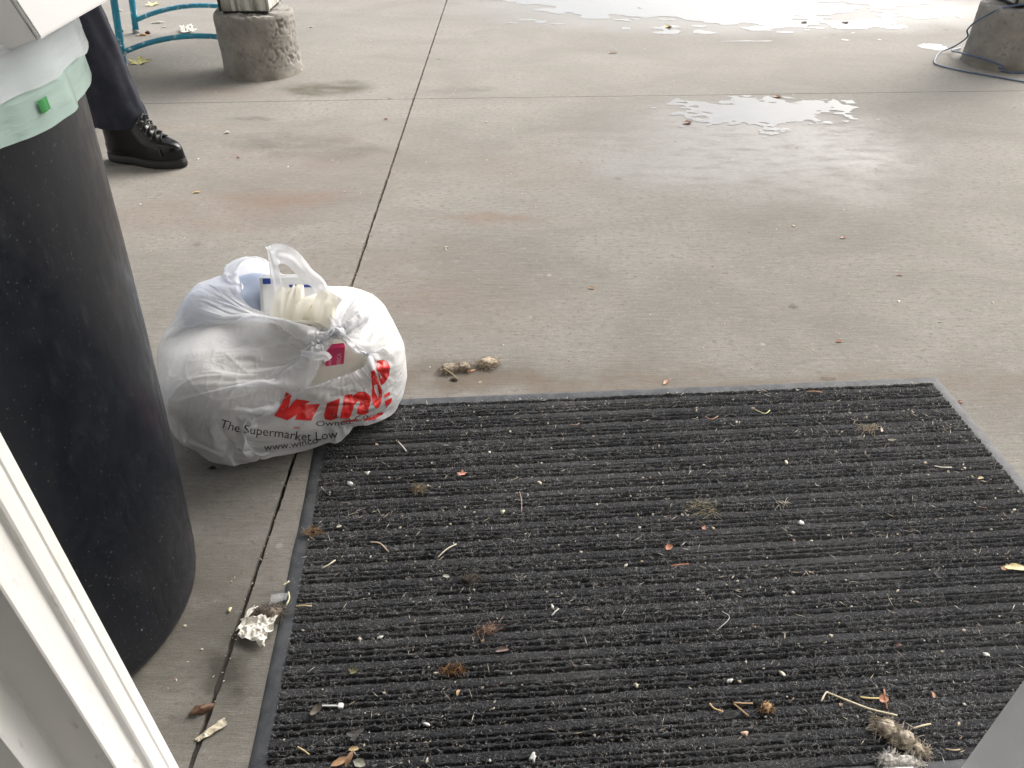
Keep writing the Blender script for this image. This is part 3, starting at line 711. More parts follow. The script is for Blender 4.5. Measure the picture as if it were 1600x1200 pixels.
def liner(name, hem, base, off, col, transp, seed, amp):
    t = NT(name + '_film'); sk_ = t.n('ShaderNodeMapping'); t.l(t.co, sk_.inputs[0]); sk_.inputs['Rotation'].default_value = (R(35), R(20), 0); sk_.inputs['Scale'].default_value = (9, 9, 55)
    n = t.bump(t.noise(1.0, 4, .6, vec=sk_.outputs[0]), .55, .006)
    t.set(Base_Color=col, Roughness=.16, Normal=n)
    tr = t.n('ShaderNodeBsdfTranslucent'); tr.inputs[0].default_value = (*col, 1); m1 = t.n('ShaderNodeMixShader'); m1.inputs[0].default_value = .5
    t.l(t.p.outputs[0], m1.inputs[1]); t.l(tr.outputs[0], m1.inputs[2]); tp = t.n('ShaderNodeBsdfTransparent'); m2 = t.n('ShaderNodeMixShader'); m2.inputs[0].default_value = transp
    t.l(m1.outputs[0], m2.inputs[1]); t.l(tp.outputs[0], m2.inputs[2]); t.l(m2.outputs[0], t.out.inputs[0])
    nu, rows = 260, 26; V = []
    for j in range(rows):
        s = j / (rows - 1)
        for k in range(nu):
            a = 2 * math.pi * k / nu
            q = np.array([math.cos(a) * 3, math.sin(a) * 3, seed])
            h_ = hem + .004 * fbm(q * 1.2, seed, 3) + .0015 * vn(q * 4, seed + 1)
            if s < .45:
                u = s / .45; r_ = .298 + .041 * u; z_ = .70 + u * (.962 + off * .5 - .70)
            elif s < .58:
                u = (s - .45) / .13; r_ = .339 + (.012 + off) * math.sin(u * math.pi / 2); z_ = .962 + off * .5 - .008 * u * u
            else:
                u = (s - .58) / .42; z_ = .954 + off * .5 + (h_ - .954) * u; r_ = .351 + off * .6 + .003 * u
            fold = fbm(np.array([math.cos(a) * 6, math.sin(a) * 6, z_ * 7 + seed]), seed + 3, 2)
            r_ += amp * (.3 + (s > .5) * 1.0) * max(fold, -.35) * (1.0 if s > .58 else .4)
            V.append((r_ * math.cos(a), r_ * math.sin(a), z_))
    o = mobj(name, V, grid_faces(nu, rows, True), t.m, bin_); return o
lm = liner('green_liner', .880, .7, .000, (.72, .95, .86), .16, 4, .007); tag(lm, 'pale mint green inner bin liner')
lw = liner('white_liner', .914, .7, .012, (.91, .92, .97), .26, 9, .008); tag(lw, 'filmy white outer bin liner')
for d_ in np.arange(.55, 1.1, .002):                                   # where that sight line meets the liner
    g_ = pix(68, 163, d=d_) - BC
    if math.hypot(g_.x, g_.y) < .361: break
ga = math.atan2(g_.y, g_.x); V = []
for j in range(4):
    for k in range(6):
        a = ga - .024 + .048 * k / 5; r_ = .3615 + .001 * math.sin(k); V.append((r_ * math.cos(a), r_ * math.sin(a), g_.z - .007 + .013 * j / 3))
mobj('liner_tab', V, grid_faces(6, 4), plain('green_print', (.02, .20, .045), .4), lm)
# rubbish inside and the pale box lying on the rim
M['carton'] = plain('pale_card', (.52, .52, .515), .6, .04, 9, bump=.05)
crumple('rubbish_bag', BC + Vector((-.02, 0, .70)), .27, 21, plain('black_sack', (.012, .012, .013), .35), 'dark stuffed sack inside the bin', 'bag', (1, 1, .75), amp=.3)
Cn = pix(65, 60, z=.972)
e1 = Vector((-.03, 1, .01)).normalized(); e2 = Vector((-.93, .12, -.30)); e2 = (e2 - e1 * e2.dot(e1)).normalized(); e3 = e1.cross(e2) * -1
if e3.z < 0: e3 = -e3
cb = empty('pale_box', Cn); tag(cb, 'pale grey open carton tilted on top of the bin, top left corner', 'box')
def plate(name, o, a, b, c, mat, par, bev=.0015):
    b_ = bmesh.new(); bmesh.ops.create_cube(b_, size=1)
    for v in b_.verts: v.co = o + a * (v.co.x + .5) + b * (v.co.y + .5) + c * (v.co.z + .5)
    bmesh.ops.recalc_face_normals(b_, faces=b_.faces); bmesh.ops.bevel(b_, geom=b_.edges[:], offset=bev, segments=2, affect='EDGES'); return bmobj(name, b_, mat, par)
Lx, Ly, Lz, tk = .36, .34, .20, .004
plate('side_panel', Vector(), e1 * Ly, e3 * Lz, e2 * tk, M['carton'], cb)
plate('side_panel', e2 * (Lx - tk), e1 * Ly, e3 * Lz, e2 * tk, M['carton'], cb)
plate('end_panel', e2 * tk * 1.02, e2 * (Lx - 2.04 * tk), e3 * Lz, e1 * tk, M['carton'], cb)
plate('end_panel', e2 * tk * 1.02 + e1 * (Ly - tk), e2 * (Lx - 2.04 * tk), e3 * Lz, e1 * tk, M['carton'], cb)
plate('base', e2 * tk * 1.02 + e1 * tk * 1.02 + e3 * .002, e2 * (Lx - 2.04 * tk), e1 * (Ly - 2.04 * tk), e3 * tk, M['carton'], cb)
plate('stained_edge', e3 * -.0032 + e1 * -.001 + e2 * .045, e2 * .25, e1 * .05, e3 * .003, plain('brown_stain', (.16, .07, .03), .7), cb, .0008)

# ================================================================== PERSON behind the bin
M['navy'] = plain('navy_trouser_cloth', (.0035, .0055, .0145), .85, .15, 200, bump=.35)
M['jacket'] = plain('navy_jacket_cloth', (.015, .016, .022), .85, .15, 160, bump=.3)
M['leather'] = plain('black_polished_leather', (.003, .003, .0035), .22, .2, 45, bump=.08, spec=.32)
M['sole'] = plain('black_rubber_sole', (.005, .005, .005), .65, .3, 60, bump=.3)
M['lace'] = plain('black_lace', (.012, .012, .013), .7, .2, 300, bump=.4)
M['metal'] = plain('dark_eyelet', (.04, .04, .042), .35, .1, 50, metal=.6)
M['skin'] = plain('skin', (.45, .27, .19), .5, .08, 40)
M['hair'] = plain('dark_hair', (.03, .02, .015), .5, .3, 200)
FACE = R(-14)
pr = empty('person', (-1.585, 3.02, 0), FACE); tag(pr, 'person in navy trousers and polished black boots standing behind the bin', 'person')
def boot(loc, rz):
    root = empty('boot', loc, rz); root.parent = pr; root.scale = (1.13, 1.16, 1.2)
    def outline(x0, x1, w, n=56, toe=2.4):
        out = []
        for k in range(n):
            a = 2 * math.pi * k / n; c, s = math.cos(a), math.sin(a)
            ex = toe if c > 0 else 2.6
            x = math.copysign(abs(c) ** (2 / ex), c); y = math.copysign(abs(s) ** (2 / ex), s)
            t = (x + 1) / 2; px_ = x0 + (x1 - x0) * t
            g = (px_ + .16) / .32                                   # 0 heel .. 1 toe: narrow waist, broad ball
            wid = w * (.80 + .22 * math.exp(-((g - .70) / .22) ** 2) - .10 * math.exp(-((g - .38) / .14) ** 2))
            out.append((px_, y * wid))
        return out
    def loft(rows, name, mat, par):
        V = []
        for z, x0, x1, w in rows: V += [(x, y, z) for x, y in outline(x0, x1, w)]
        n = 56; F = grid_faces(n, len(rows), True) + [tuple(range(n))[::-1], tuple(range((len(rows) - 1) * n, len(rows) * n))]
        return mobj(name, V, F, mat, par)
    up = [(.026, -.148, .150, .048)]
    for z in (.034, .042, .050, .058): up.append((z, -.150 + z * .02, .151 - (z - .03) * .10, .049 - (z - .03) * .05))
    for z, x1 in ((.066, .1455), (.073, .139), (.079, .128), (.084, .112), (.090, .094), (.098, .078), (.108, .062), (.120, .046), (.134, .034), (.150, .024), (.165, .018)):
        up.append((z, -.146 + (z - .06) * .10, x1, .046 - (z - .066) * .05 if z < .15 else .0418))
    u = loft(up, 'upper', M['leather'], root)
    loft([(.001, -.146, .146, .046), (.003, -.152, .1515, .0495), (.010, -.1545, .154, .0512), (.020, -.1535, .1535, .0508), (.0262, -.152, .152, .0498)], 'sole', M['sole'], root)
    loft([(.0265, -.1525, .1528, .0505), (.0285, -.1525, .1528, .0505), (.030, -.151, .1518, .0495)], 'welt', M['sole'], root)
    # toe cap seam, laces and eyelets over the instep
    seam = [(.100 - .012 * math.cos(a), .050 * math.sin(a), .036 + .051 * math.cos(a) ** .8 if math.cos(a) > 0 else .036) for a in np.linspace(-1.5, 1.5, 25)]
    tube('toe_cap_seam', seam, .0022, M['leather'], root, 6)
    for i, (x, z) in enumerate(((.085, .096), (.067, .108), (.051, .122), (.039, .138), (.030, .156))):
        hw = .020
        tube('lace', [(x - .006, -hw - .008, z - .012), (x - .002, -hw, z - .003), (x + .003, 0, z + .0055), (x + .006, hw, z - .003)], .0028, M['lace'], root, 6, 4)
        tube('lace', [(x - .006, hw + .008, z - .012), (x - .002, hw, z - .002), (x + .002, 0, z + .0075), (x + .008, -hw, z - .003)], .0028, M['lace'], root, 6, 4)
        for s in (-1, 1): tube('eyelet', [(x - .007, s * (hw + .009), z - .014), (x - .006, s * (hw + .0125), z - .012)], .0045, M['metal'], root, 8)
    return root
boot((.140, -.01, 0), 0); boot((-.50, .27, 0), R(8))
def loft_xy(name, rows, mat, par, n=40, wr=.004, seed=1):
    V = []
    for z, x, y, rx, ry in rows:
        for k in range(n):
            a = 2 * math.pi * k / n
            cr = .010 * math.exp(-(min(abs(a), 2 * math.pi - abs(a)) / .16) ** 2)                 # pressed crease down the front
            f = 1 + wr / max(rx, .02) * float(fbm(np.array([math.cos(a) * 2, math.sin(a) * 2, z * 9 + seed]), seed, 3))
            V.append((x + (rx + cr) * math.cos(a) * f, y + ry * math.sin(a) * f, z))
    return mobj(name, V, grid_faces(n, len(rows), True), mat, par)
def leg_rows(ax, ay, hx, hy):
    out = []
    for t in np.linspace(0, 1, 36):
        z = .150 + t * (.86 - .150); x = ax + (hx - ax) * t + .012 * math.sin(t * math.pi); y = ay + (hy - ay) * t
        rx = .098 + .014 * (1 - t) ** 3 + .020 * t; ry = .082 + .010 * t + .008 * math.sin(t * 5)
        if t < .12: rx += .012 * math.sin(t / .12 * math.pi); x -= .004
        out.append((z, x, y, rx, ry))
    return out
tr_ = empty('trousers'); tr_.parent = pr
loft_xy('trouser_leg', leg_rows(.060, 0, -.10, .03), M['navy'], tr_, 64, .007, 3)
loft_xy('trouser_leg', leg_rows(-.575, .265, -.12, .21), M['navy'], tr_, 64, .007, 8)
loft_xy('waist', [(.80, -.11, .12, .12, .17), (.86, -.11, .12, .13, .185), (.95, -.11, .12, .125, .18), (1.02, -.11, .12, .115, .17)], M['navy'], tr_, 48, .004, 5)
def skin_body(name, joints, edges, mat, par):
    me = bpy.data.meshes.new(name); me.from_pydata([j[0] for j in joints], edges, []); o = bpy.data.objects.new(name, me); C.objects.link(o)
    sk = o.modifiers.new('skin', 'SKIN'); sk.use_smooth_shade = True
    for i, j in enumerate(joints): me.skin_vertices[0].data[i].radius = (j[1], j[1] * (j[2] if len(j) > 2 else 1))
    me.skin_vertices[0].data[0].use_root = True
    ss = o.modifiers.new('s', 'SUBSURF'); ss.levels = ss.render_levels = 1
    bpy.context.view_layer.update(); m2 = bpy.data.meshes.new_from_object(o.evaluated_get(bpy.context.evaluated_depsgraph_get())); bpy.data.objects.remove(o)
    m2.materials.clear(); m2.materials.append(mat); o2 = bpy.data.objects.new(name, m2); C.objects.link(o2); o2.parent = par
    m2.polygons.foreach_set('use_smooth', [True] * len(m2.polygons)); return o2
J = [((-.11, .12, .98), .13), ((-.11, .12, 1.2), .13), ((-.10, .12, 1.38), .14), ((-.09, .12, 1.50), .06), ((-.075, .12, 1.60), .075), ((-.07, .12, 1.72), .085), ((-.07, .12, 1.79), .06),
     ((-.10, -.06, 1.42), .062), ((-.10, -.13, 1.15), .046), ((.02, -.13, .93), .036), ((.06, -.12, .86), .03),
     ((-.10, .30, 1.42), .062), ((-.10, .37, 1.15), .046), ((.02, .37, .93), .036), ((.06, .36, .86), .03),
     ((-.10, .03, .88), .09), ((-.03, .015, .5), .055), ((.06, 0, .19), .04), ((-.12, .21, .88), .09), ((-.34, .235, .5), .055), ((-.565, .265, .19), .04)]
E_ = [(0, 1), (1, 2), (2, 3), (3, 4), (4, 5), (5, 6), (2, 7), (7, 8), (8, 9), (9, 10), (2, 11), (11, 12), (12, 13), (13, 14), (0, 15), (15, 16), (16, 17), (0, 18), (18, 19), (19, 20)]
fing = []
for base, sy in ((10, 1), (14, -1)):
    bx_, by_, bz_ = J[base][0]
    for q_, (dx, dy, ln) in enumerate(((.02, -.028, .07), (.022, -.010, .08), (.020, .008, .075), (.012, .024, .06), (.03, .03, .05))):
        a0 = len(J); J.append(((bx_ + dx, by_ + dy * sy, bz_ - .04), .0095)); J.append(((bx_ + dx + .012, by_ + dy * sy, bz_ - .04 - ln * .6), .0085)); J.append(((bx_ + dx + .006, by_ + dy * sy, bz_ - .04 - ln), .0075))
        E_ += [(base, a0), (a0, a0 + 1), (a0 + 1, a0 + 2)]
skin_body('body', J, E_, M['skin'], pr)
skin_body('jacket', [((-.11, .12, .93), .17), ((-.11, .12, 1.15), .165), ((-.10, .12, 1.36), .165), ((-.095, .12, 1.47), .085), ((-.10, -.08, 1.42), .085), ((-.10, -.14, 1.15), .066), ((.015, -.13, .94), .052), ((-.10, .32, 1.42), .085), ((-.10, .38, 1.15), .066), ((.015, .37, .94), .052)],
          [(0, 1), (1, 2), (2, 3), (2, 4), (4, 5), (5, 6), (2, 7), (7, 8), (8, 9)], M['jacket'], pr)
b_ = bmesh.new(); bmesh.ops.create_icosphere(b_, subdivisions=4, radius=1)
for v in b_.verts:
    k = 1 + .05 * float(vn(np.array(v.co) * 4, 3)); v.co = Vector((-.08 + v.co.x * .105 * k - (.03 if v.co.x > .3 and v.co.z < .3 else 0), .12 + v.co.y * .092 * k, 1.735 + v.co.z * .105 * k))
bmobj('hair', b_, M['hair'], pr, True)
b_ = bmesh.new(); bmesh.ops.create_icosphere(b_, subdivisions=2, radius=.014)
for v in b_.verts: v.co = Vector((.012 + v.co.x * 1.1, .12 + v.co.y, 1.665 + v.co.z * 1.6))
bmobj('nose', b_, M['skin'], pr, True)

# ================================================================== DOORMAT
MAT_A = R(3.8); MW, MD = 1.524, .968
mx, my = Vector((math.cos(MAT_A), math.sin(MAT_A), 0)), Vector((-math.sin(MAT_A), math.cos(MAT_A), 0))
FRc = Vector((1.067, 1.546, 0)); M0 = FRc - mx * MW - my * MD           # near left corner
mat_ = empty('doormat', M0, MAT_A); tag(mat_, 'large black ribbed doormat with grey rubber border before the doorway', 'doormat')
rb = NT('mat_rubber'); a = rb.noise(25, 5, .6); b = rb.noise(220, 3)
col = rb.mix(rb.rng(a, .3, .7), (.035, .039, .045), (.075, .08, .086)); col = rb.mix(rb.rng(b, .62, .74, 0, .5), col, (.22, .21, .19))
rb.set(Base_Color=col, Roughness=.6, Specular_IOR_Level=.3, Normal=rb.bump(a, .2)); M['rubber'] = rb.m
BW = .027
ins = [(0, .0006), (.003, .0022), (.010, .0036), (BW, .0042), (BW + .004, .0030)]
V = []
for o_, z in ins: V += [(o_, o_, z), (MW - o_, o_, z), (MW - o_, MD - o_, z), (o_, MD - o_, z)]
V2, F2, n = [], [], 0
def side_pts(o_, z):
    P_ = []
    for (x0, y0), (x1, y1), m_ in (((o_, o_), (MW - o_, o_), 90), ((MW - o_, o_), (MW - o_, MD - o_), 56), ((MW - o_, MD - o_), (o_, MD - o_), 90), ((o_, MD - o_), (o_, o_), 56)):
        for k in range(m_):
            t = k / m_; x, y = x0 + (x1 - x0) * t, y0 + (y1 - y0) * t
            wob = .0011 * float(vn(np.array([x * 14, y * 14, o_ * 3]), 2)) * (1 if o_ < .02 else .4)
            P_.append((x + wob, y + wob * .8, z + .0003 * float(vn(np.array([x * 20, y * 20, 3.3]), 5))))
    return P_
for o_, z in ins: V2 += side_pts(o_, z)
nn = 292
border = mobj('border', V2, grid_faces(nn, len(ins), True), M['rubber'], mat_)
backing = mobj('backing', [(BW - .001, BW - .001, .0034), (MW - BW + .001, BW - .001, .0034), (MW - BW + .001, MD - BW + .001, .0034), (BW - .001, MD - BW + .001, .0034)], [(0, 1, 2, 3)], plain('carpet_backing', (.005, .005, .0055), .95, .4, 200), mat_, smooth=False)
def pile(name, lo, hi, dust):
    cp = NT(name); n1 = cp.noise(300, 4, .75); n2 = cp.noise((2.2, 3.5, 2), 5, .65); n3 = cp.noise(700, 2)
    col = cp.mix(cp.rng(n1, .36, .66), lo, hi); col = cp.mix(cp.rng(n2, .42, .72, 0, dust), col, (.115, .116, .117)); col = cp.mix(cp.rng(n3, .60, .70, 0, .55), col, (.16, .16, .158))
    cp.set(Base_Color=col, Roughness=.95, Specular_IOR_Level=.12, Normal=cp.bump(n1, 1.0, .005)); return cp.m
M['pile'] = pile('ridge_pile', (.013, .0138, .016), (.064, .066, .072), .4); M['pile_flat'] = pile('flat_pile', (.017, .0178, .020), (.068, .070, .076), .55)
# the weave repeats: one broad flat band, then two round cords
ribs, y, k = [], BW + .001, 0
while y < MD - BW - .004:
    wdt = (.0205, .0108, .0108)[k % 3] * random.uniform(.96, 1.04); wdt = min(wdt, MD - BW - y); ribs.append((y + wdt / 2, wdt, k % 3 == 0)); y += wdt; k += 1
NX = 500; xs = np.linspace(BW + .001, MW - BW - .001, NX); o_ = 0 * xs
for k, (y, wdt, flat) in enumerate(ribs):
    wv_ = .0011 * fbm(np.stack([xs * 3, o_ + k * .35, o_], -1), 11, 3)
    npf = 13 if flat else 9; P_ = []
    tw = vn(np.stack([xs * 110, o_ + k * 5.3, o_], -1), 14); base_h = (.0050 if flat else .0068) * (1 + .14 * vn(np.stack([xs * 4, o_ + k * .8, o_], -1), 13))
    for a in np.linspace(-1, 1, npf):
        ph = vn(np.stack([xs * 190, o_ + k * 2.7, o_ + a * (6 if flat else 2.6)], -1), 15); ph2 = vn(np.stack([xs * 60, o_ + k * 1.7, o_ + a * (3 if flat else 1.3)], -1), 16)
        e_ = (1 - abs(a) ** (5 if flat else 1.9)) ** .7
        P_.append(np.stack([xs + .0010 * ph, y + wv_ + a * wdt * .5 * (.90 + .07 * tw) + .0006 * ph2, .0020 + e_ * base_h * (1 + .16 * tw + .16 * ph2 + .20 * ph)], -1))
    V = np.stack(P_, 0).reshape(-1, 3); mobj('rib', V, grid_faces(NX, npf), M['pile_flat' if flat else 'pile'], mat_)
# loose pile fibres standing off the ribs (far too many to count)
NF = 120000
fx = rng.uniform(BW, MW - BW, NF); fk = rng.integers(0, len(ribs), NF); ry_ = np.array([r[0] for r in ribs])[fk]
dens = fbm(np.stack([fx * 5, ry_ * 9, 0 * fx], -1), 61, 3); keep = dens > rng.uniform(-1.1, .5, NF); fx, ry_ = fx[keep], ry_[keep]; NF = len(fx)
fy = ry_ + rng.normal(0, .005, NF); fz = .0066 + rng.uniform(-.003, .0025, NF); an = rng.uniform(0, 2 * np.pi, NF); ln = rng.uniform(.003, .009, NF); wd_ = rng.uniform(.00012, .00030, NF)
dx, dy = np.cos(an), np.sin(an); bend = rng.normal(0, .9, NF); P0 = np.stack([fx, fy, fz], -1)
P1 = P0 + np.stack([dx * ln * .5, dy * ln * .5, rng.uniform(.0005, .0035, NF)], -1); d2x, d2y = np.cos(an + bend), np.sin(an + bend)
P2 = P1 + np.stack([d2x * ln * .5, d2y * ln * .5, rng.uniform(-.003, .001, NF)], -1)
S1 = np.stack([-dy, dx, 0 * dx], -1) * wd_[:, None]; V = np.stack([P0 - S1, P0 + S1, P1 - S1, P1 + S1, P2 - S1 * .5, P2 + S1 * .5], 1).reshape(-1, 3)
i6 = np.arange(NF)[:, None] * 6; F = np.concatenate([i6 + np.array([0, 1, 3, 2]), i6 + np.array([2, 3, 5, 4])], 0)
fz_ = NT('loose_pile'); nz = fz_.noise(90, 2); fz_.set(Base_Color=fz_.mix(fz_.rng(nz, .3, .7), (.11, .11, .112), (.36, .36, .35)), Roughness=.8); M['fuzz'] = fz_.m
fzo = mobj('pile_fibres', V, F, M['fuzz'], mat_, smooth=False); fzo['kind'] = 'stuff'

# ================================================================== LITTER
def onmat(px, py, z=.009): return pix(px, py, z)
LM = {}
def lmat(col, rough=.6, var=.25, name=None):
    k = tuple(col)
    if k not in LM: LM[k] = plain(name or 'litter_%d' % len(LM), col, rough, var, 150, bump=.2)
    return LM[k]
def flake(name, loc, L, W, rz, col, label, cat, seed, lobes=0, curl=.3, group=None, lift=.001, tilt=(0, 0)):
    """a thin curled bit: leaf, chip or scrap"""
    nr, na = 6, 60; V = []; L *= .88; W *= .88; g_ = sum(col) / 3; col = tuple(c * .72 + g_ * .22 for c in col)
    for j in range(nr):
        r = j / (nr - 1)
        for k in range(na):
            a = 2 * math.pi * k / na
            e = 1 + .10 * float(vn(np.array([math.cos(a) * 3, math.sin(a) * 3, seed]), seed))
            if lobes: e *= .48 + .52 * abs(math.cos(a * lobes / 2)) ** 1.6 * (1 + .22 * math.sin(a * lobes * 3 + 1))
            else: e *= 1 - .28 * abs(math.cos(a)) ** 6 * 0
            x, y = r * e * math.cos(a) * L / 2, r * e * math.sin(a) * W / 2 * (1 if lobes else (1 - .35 * abs(math.cos(a)) ** 3))
            z = curl * (y * y / max(W, 1e-4) * 2 + x * x / max(L, 1e-4) * .9 * math.sin(seed)) + .05 * min(L, W) * r * float(vn(np.array([x, y, 0]) * 8 / max(L, W) + seed, seed + 1))
            V.append((x, y, z))
    zmin = min(v[2] for v in V); V = [(x, y, z - zmin) for x, y, z in V]
    n = len(V); th_ = max(.0003, .01 * min(L, W)); V = V + [(x, y, z + th_) for x, y, z in V]
    G = grid_faces(na, nr, True); F = [f[::-1] for f in G] + [tuple(i + n for i in f) for f in G] + [((nr - 1) * na + k, (nr - 1) * na + (k + 1) % na, n + (nr - 1) * na + (k + 1) % na, n + (nr - 1) * na + k) for k in range(na)]
    o = mobj(name, V, F, lmat(col)); o.location = Vector(loc) + Vector((0, 0, lift)); o.rotation_euler = (tilt[0], tilt[1], rz)
    return tag(o, label, cat, group)
def straw(name, pts, r, col, label, cat, group=None):
    o = tube(name, pts, r, lmat(col), None, 6, 4); return tag(o, label, cat, group)
def pebble(name, loc, r, col, label, cat, seed, sq=(1, .8, .6), group=None):
    b_ = bmesh.new(); bmesh.ops.create_icosphere(b_, subdivisions=2, radius=1)
    for v in b_.verts:
        k = .8 + .75 * float(vn(np.array(v.co) * 1.9 + seed, seed)); v.co = Vector((v.co.x * sq[0], v.co.y * sq[1], v.co.z * sq[2])) * r * k
    o = bmobj(name, b_, lmat(col), None, True); o.location = Vector(loc) + Vector((0, 0, r * sq[2] * .75)); o.rotation_euler = (0, 0, seed * 1.3)
    return tag(o, label, cat, group)
def fluff(name, spots, col, label, seed, dens=300, ln=.02, core=True, cat='lint'):
    """a wad of matted fibre: lumpy core and hundreds of curved strands"""
    rg = np.random.default_rng(seed); mb = MB()
    for (c, rx, ry, rz_, a0) in spots:
        c = np.array(c)
        ca, sa = math.cos(a0), math.sin(a0)
        if core:
            b_ = bmesh.new(); bmesh.ops.create_icosphere(b_, subdivisions=3, radius=1)
            P_ = np.array([v.co[:] for v in b_.verts]); k = .78 + .5 * fbm(P_ * 2 + seed, seed, 3); P_ = P_ * k[:, None] * np.array([rx, ry, rz_]) * .85
            P_ = np.stack([P_[:, 0] * ca - P_[:, 1] * sa, P_[:, 0] * sa + P_[:, 1] * ca, np.maximum(P_[:, 2] + rz_ * .75, .0005)], -1)
            mb.add(P_ + c, [tuple(v.index for v in f.verts) for f in b_.faces]); b_.free()
        for _ in range(dens):
            u = rg.normal(size=3); u /= np.linalg.norm(u); p = u * np.array([rx, ry, rz_]) * rg.uniform(.6, 1.05); p[2] = abs(p[2]) + rz_ * .35
            d = rg.normal(size=3) * np.array([1.5, .8, .5]); d /= np.linalg.norm(d); pts = []; curv = rg.normal(size=3) * 22
            L_ = ln * rg.uniform(.4, 1.3)
            for s_ in range(6):
                q = p.copy(); q[2] = max(q[2], .0006); pts.append(Vector((q[0] * ca - q[1] * sa + c[0], q[0] * sa + q[1] * ca + c[1], q[2] + c[2])))
                p = p + d * L_ / 5; d = d + np.cross(curv, d) * L_ / 5 * .9; d[2] -= .22; d /= np.linalg.norm(d)
            mb.add(*tube_vf(pts, rg.uniform(.0003, .0006), 3, False))
    m = LM.get(('fluff', col))
    if m is None:
        t = NT('lint_fibre_%d' % len(LM)); nz = t.noise(160, 3); t.set(Base_Color=t.mix(t.rng(nz, .3, .7), tuple(c * .55 for c in col), tuple(min(1, c * 1.5) for c in col)), Roughness=.9); m = LM[('fluff', col)] = t.m
    return tag(mb.build(name, m), label, cat)
def scrap(name, quad, mat, label, cat, seed, amp=.006, n=22, cut=.12):
    """crumpled sheet over four ground corners"""
    A, B, Cc, D = [np.array(v) for v in quad]; V = []
    for j in range(n):
        for i in range(n):
            u, v_ = i / (n - 1), j / (n - 1); p = (A * (1 - u) + B * u) * (1 - v_) + (D * (1 - u) + Cc * u) * v_
            e = cut * np.linalg.norm(B - A) * float(vn(np.array([u * 5, v_ * 5, seed]), seed)) * (1 if (i in (0, n - 1) or j in (0, n - 1)) else 0)
            V.append(p + np.array([e, e * .7, 0]))
    V = np.array(V); q = V * np.array([60, 60, 0]) + seed
    V[:, 2] += amp * (1 - np.abs(fbm(q, seed, 3)) * 2).clip(-.2, 1) + amp * .6 * np.abs(vn(q * .4, seed + 3))
    V[:, 2] = np.maximum(V[:, 2], A[2]); nV = len(V); top = V + np.array([0, 0, .0004])
    G = grid_faces(n, n); F = [f[::-1] for f in G] + [tuple(i + nV for i in f) for f in G]
    return tag(mobj(name, list(V) + list(top), F, mat, smooth=False), label, cat)
LINT = (.30, .25, .19)
P_ = pix
fluff('lint_wad', [(P_(703, 580), .028, .018, .014, .2), (P_(725, 577), .020, .017, .012, -.3)], LINT, 'knotted brown lint wad on the concrete nearest the bag', 31, 200, .014)
fluff('lint_wad', [(P_(763, 571), .034, .022, .014, .15)], (.40, .33, .25), 'oval tan lint wad on the concrete behind the doormat edge', 33, 260, .016)
fluff('lint_wad', [(P_(710, 594), .009, .005, .005, .4)], (.09, .075, .055), 'tiny dark lint curl in front of the knotted brown wad', 34, 60, .008)
straw('dry_stalk', [P_(693, 575, .02), P_(705, 583, .024), P_(716, 592, .012)], .0009, (.55, .47, .3), 'pale stalk caught in the knotted lint wad', 'stalk')
straw('dry_stalk', [P_(742, 578, .003), P_(735, 580, .006), P_(730, 581, .002)], .0018, (.62, .28, .14), 'short orange stalk between the two lint wads', 'stalk')
fluff('lint_wad', [(P_(428, 962, .004), .020, .014, .010, .5), (P_(413, 958), .014, .008, .007, .2)], (.17, .14, .11), 'brown lint wad on the left mat border beside the white scrap', 41, 220, .016)
M['paper'] = plain('dirty_white_paper', (.70, .68, .62), .75, .15, 60)
scrap('paper_scrap', [P_(371, 998, .002), P_(416, 1012, .006), P_(432, 966, .008), P_(385, 970, .002)], M['paper'], 'crumpled white paper scrap lying on the left mat border', 'paper', 5, .010)
scrap('paper_scrap', [P_(368, 988, .002), P_(378, 983, .002), P_(402, 948, .012), P_(396, 946, .012)], M['paper'], 'thin torn white strip leaning off the white paper scrap', 'paper', 9, .004, 14, .3)
tape = plain('yellowed_tape', (.52, .47, .36), .35, .15, 60)
scrap('tape_strip', [P_(306, 1154, .0015), P_(311, 1160, .0015), P_(356, 1134, .0015), P_(350, 1123, .0015)], tape, 'yellowed strip of tape on the concrete by the door frame', 'tape', 12, .003, 16, .2)
cl = NT('clear_plastic'); cl.set(Base_Color=(.9, .92, .93), Roughness=.12, Transmission_Weight=.85, IOR=1.3)
scrap('plastic_tab', [P_(421, 946, .006), P_(447, 938, .007), P_(452, 928, .009), P_(424, 930, .007)], cl.m, 'clear plastic tab on the left mat border', 'plastic scrap', 15, .002, 10, .05)
pebble('bark_piece', P_(315, 1111), .012, (.13, .07, .04), 'brown bark piece at the near end of the long joint', 'bark', 4, (.75, 1.5, .6))
pebble('crumb', P_(359, 954), .0045, (.55, .48, .30), 'pale crumb on concrete between bin and mat', 'crumb', 6, (1.3, .8, .5))
flake('leaf_fragment', P_(412, 718), .015, .007, .4, (.16, .03, .02), 'dark red leaf fragment just in front of the grocery bag', 'leaf', 3)
pebble('bead', P_(331, 732), .006, (.012, .012, .012), 'black bead under the front left of the grocery bag', 'bead', 5, (1.6, .8, .6))
